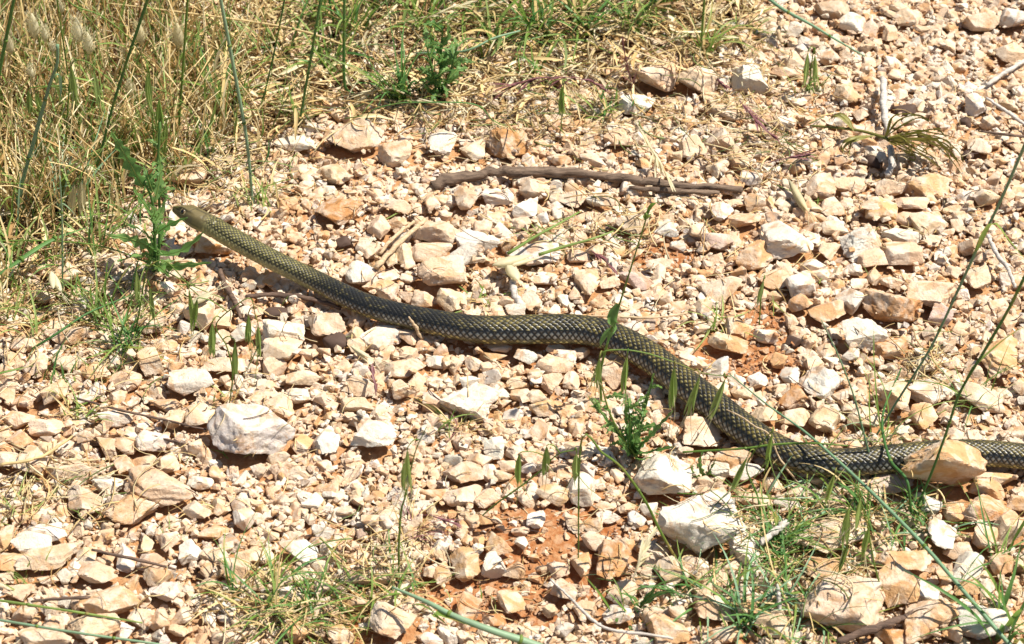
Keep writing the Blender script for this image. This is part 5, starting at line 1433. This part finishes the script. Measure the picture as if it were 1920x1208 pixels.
# lying litter
g = Geo(); cnt = 0
while cnt < 9000:
    px = lr.uniform(-250, 1520); py = lr.uniform(-330, 600)
    p = at(px, py)
    if lr.random() > litterness(p[0], p[1]) * (1.0 if py < 240 else 0.55): continue
    cnt += 1
    h = ground_h(p[0], p[1])
    L_ = lr.uniform(0.012, 0.075); az = lr.uniform(0, 6.28)
    d = np.array([math.cos(az), math.sin(az), lr.normal(0.05, .22)])
    t = np.linspace(-.5, .5, 5)[:, None]
    sd_ = np.array([-d[1], d[0], 0])
    C = np.array([p[0], p[1], h + lr.uniform(.001, .020)]) + d * t * L_ + sd_ * (t ** 2 - .1) * L_ * lr.normal(0, .4) - np.array([0, 0, 1]) * (t ** 2) * L_ * lr.uniform(0, .4)
    C[:, 2] = np.maximum(C[:, 2], .0015)
    c = DRY[lr.choice(6, p=DP)] * lr.uniform(.7, 1.15)
    if lr.random() < .06: c = np.array((0.15, 0.20, 0.06))
    if lr.random() < .6: g.tube(C, lr.uniform(.0005, .0012), 3, c)
    else: g.ribbon(C, lr.uniform(.0018, .0046) * np.array([.4, 1, 1, .9, .3]), c=c, twist=lr.normal(0, 1))
o = link('dry_litter', g.mesh('dry_litter'), M_LITTER); tag(o, 'fallen straw and dead leaves covering the soil along the path edge', 'litter', kind='stuff'); t2 = len(o.data.polygons)
# litter straying from the edge onto the stones
g = Geo(); cnt = 0
STRAY = [(150, 560, 170, 110, 420), (420, 330, 130, 70, 260), (1080, 230, 150, 50, 260), (1380, 190, 120, 70, 240), (1420, 290, 110, 60, 120), (860, 230, 130, 30, 120), (1460, 1060, 120, 60, 160), (1640, 950, 90, 40, 90), (520, 1170, 90, 40, 120), (700, 1080, 80, 60, 100), (1740, 690, 60, 40, 60), (1150, 450, 120, 50, 90), (110, 930, 90, 60, 90)]
for (cx, cy, sx, sy, nn) in STRAY:
    for _ in range(nn):
        p = at(lr.normal(cx, sx * .7), lr.normal(cy, sy * .7)); h = ground_h(p[0], p[1])
        L_ = lr.uniform(0.012, 0.055); az = lr.uniform(0, 6.28)
        if np.min(np.hypot(SNAKE_XY[::5, 0] - p[0], SNAKE_XY[::5, 1] - p[1])) < 0.015 + L_ * .4: continue
        d = np.array([math.cos(az), math.sin(az), lr.normal(.02, .16)]); t = np.linspace(-.5, .5, 6)[:, None]
        C = np.array([p[0], p[1], h + lr.uniform(.001, .006)]) + d * t * L_ + np.array([-d[1], d[0], 0]) * (t ** 2) * L_ * lr.normal(0, .6)
        c = DRY[lr.choice(6, p=DP)] * lr.uniform(.75, 1.15)
        if lr.random() < .12: c = np.array((0.2, 0.26, 0.08))
        g.tube(C, lr.uniform(.0003, .0009), 3, c)
o = link('stray_straw', g.mesh('stray_straw'), M_LITTER); tag(o, 'loose tangles of thin dry straw lying on the stones', 'litter', kind='stuff')
# straw bits scattered over the gravel
g = Geo()
for _ in range(1900):
    px = lr.uniform(-150, 2070); py = lr.uniform(80, 1290)
    p = at(px, py); h = ground_h(p[0], p[1])
    dd = np.min(np.hypot(SNAKE_XY[::5, 0] - p[0], SNAKE_XY[::5, 1] - p[1]))
    L_ = lr.uniform(0.006, 0.032); az = lr.uniform(0, 6.28)
    if dd < 0.016 + L_ * .5: continue
    d = np.array([math.cos(az), math.sin(az), lr.normal(0, .12)]); t = np.linspace(-.5, .5, 5)[:, None]
    C = np.array([p[0], p[1], h + .0012]) + d * t * L_ + np.array([-d[1], d[0], 0]) * (t ** 2) * L_ * lr.normal(0, .5)
    c = DRY[lr.choice(6, p=DP)] * lr.uniform(.8, 1.2)
    if lr.random() < .15: c = np.array((0.10, 0.06, 0.05))
    g.tube(C, lr.uniform(.00025, .0006), 3, c)
o = link('straw_bits', g.mesh('straw_bits'), M_LITTER); tag(o, 'tiny bits of straw strewn over the gravel', 'litter', kind='stuff')
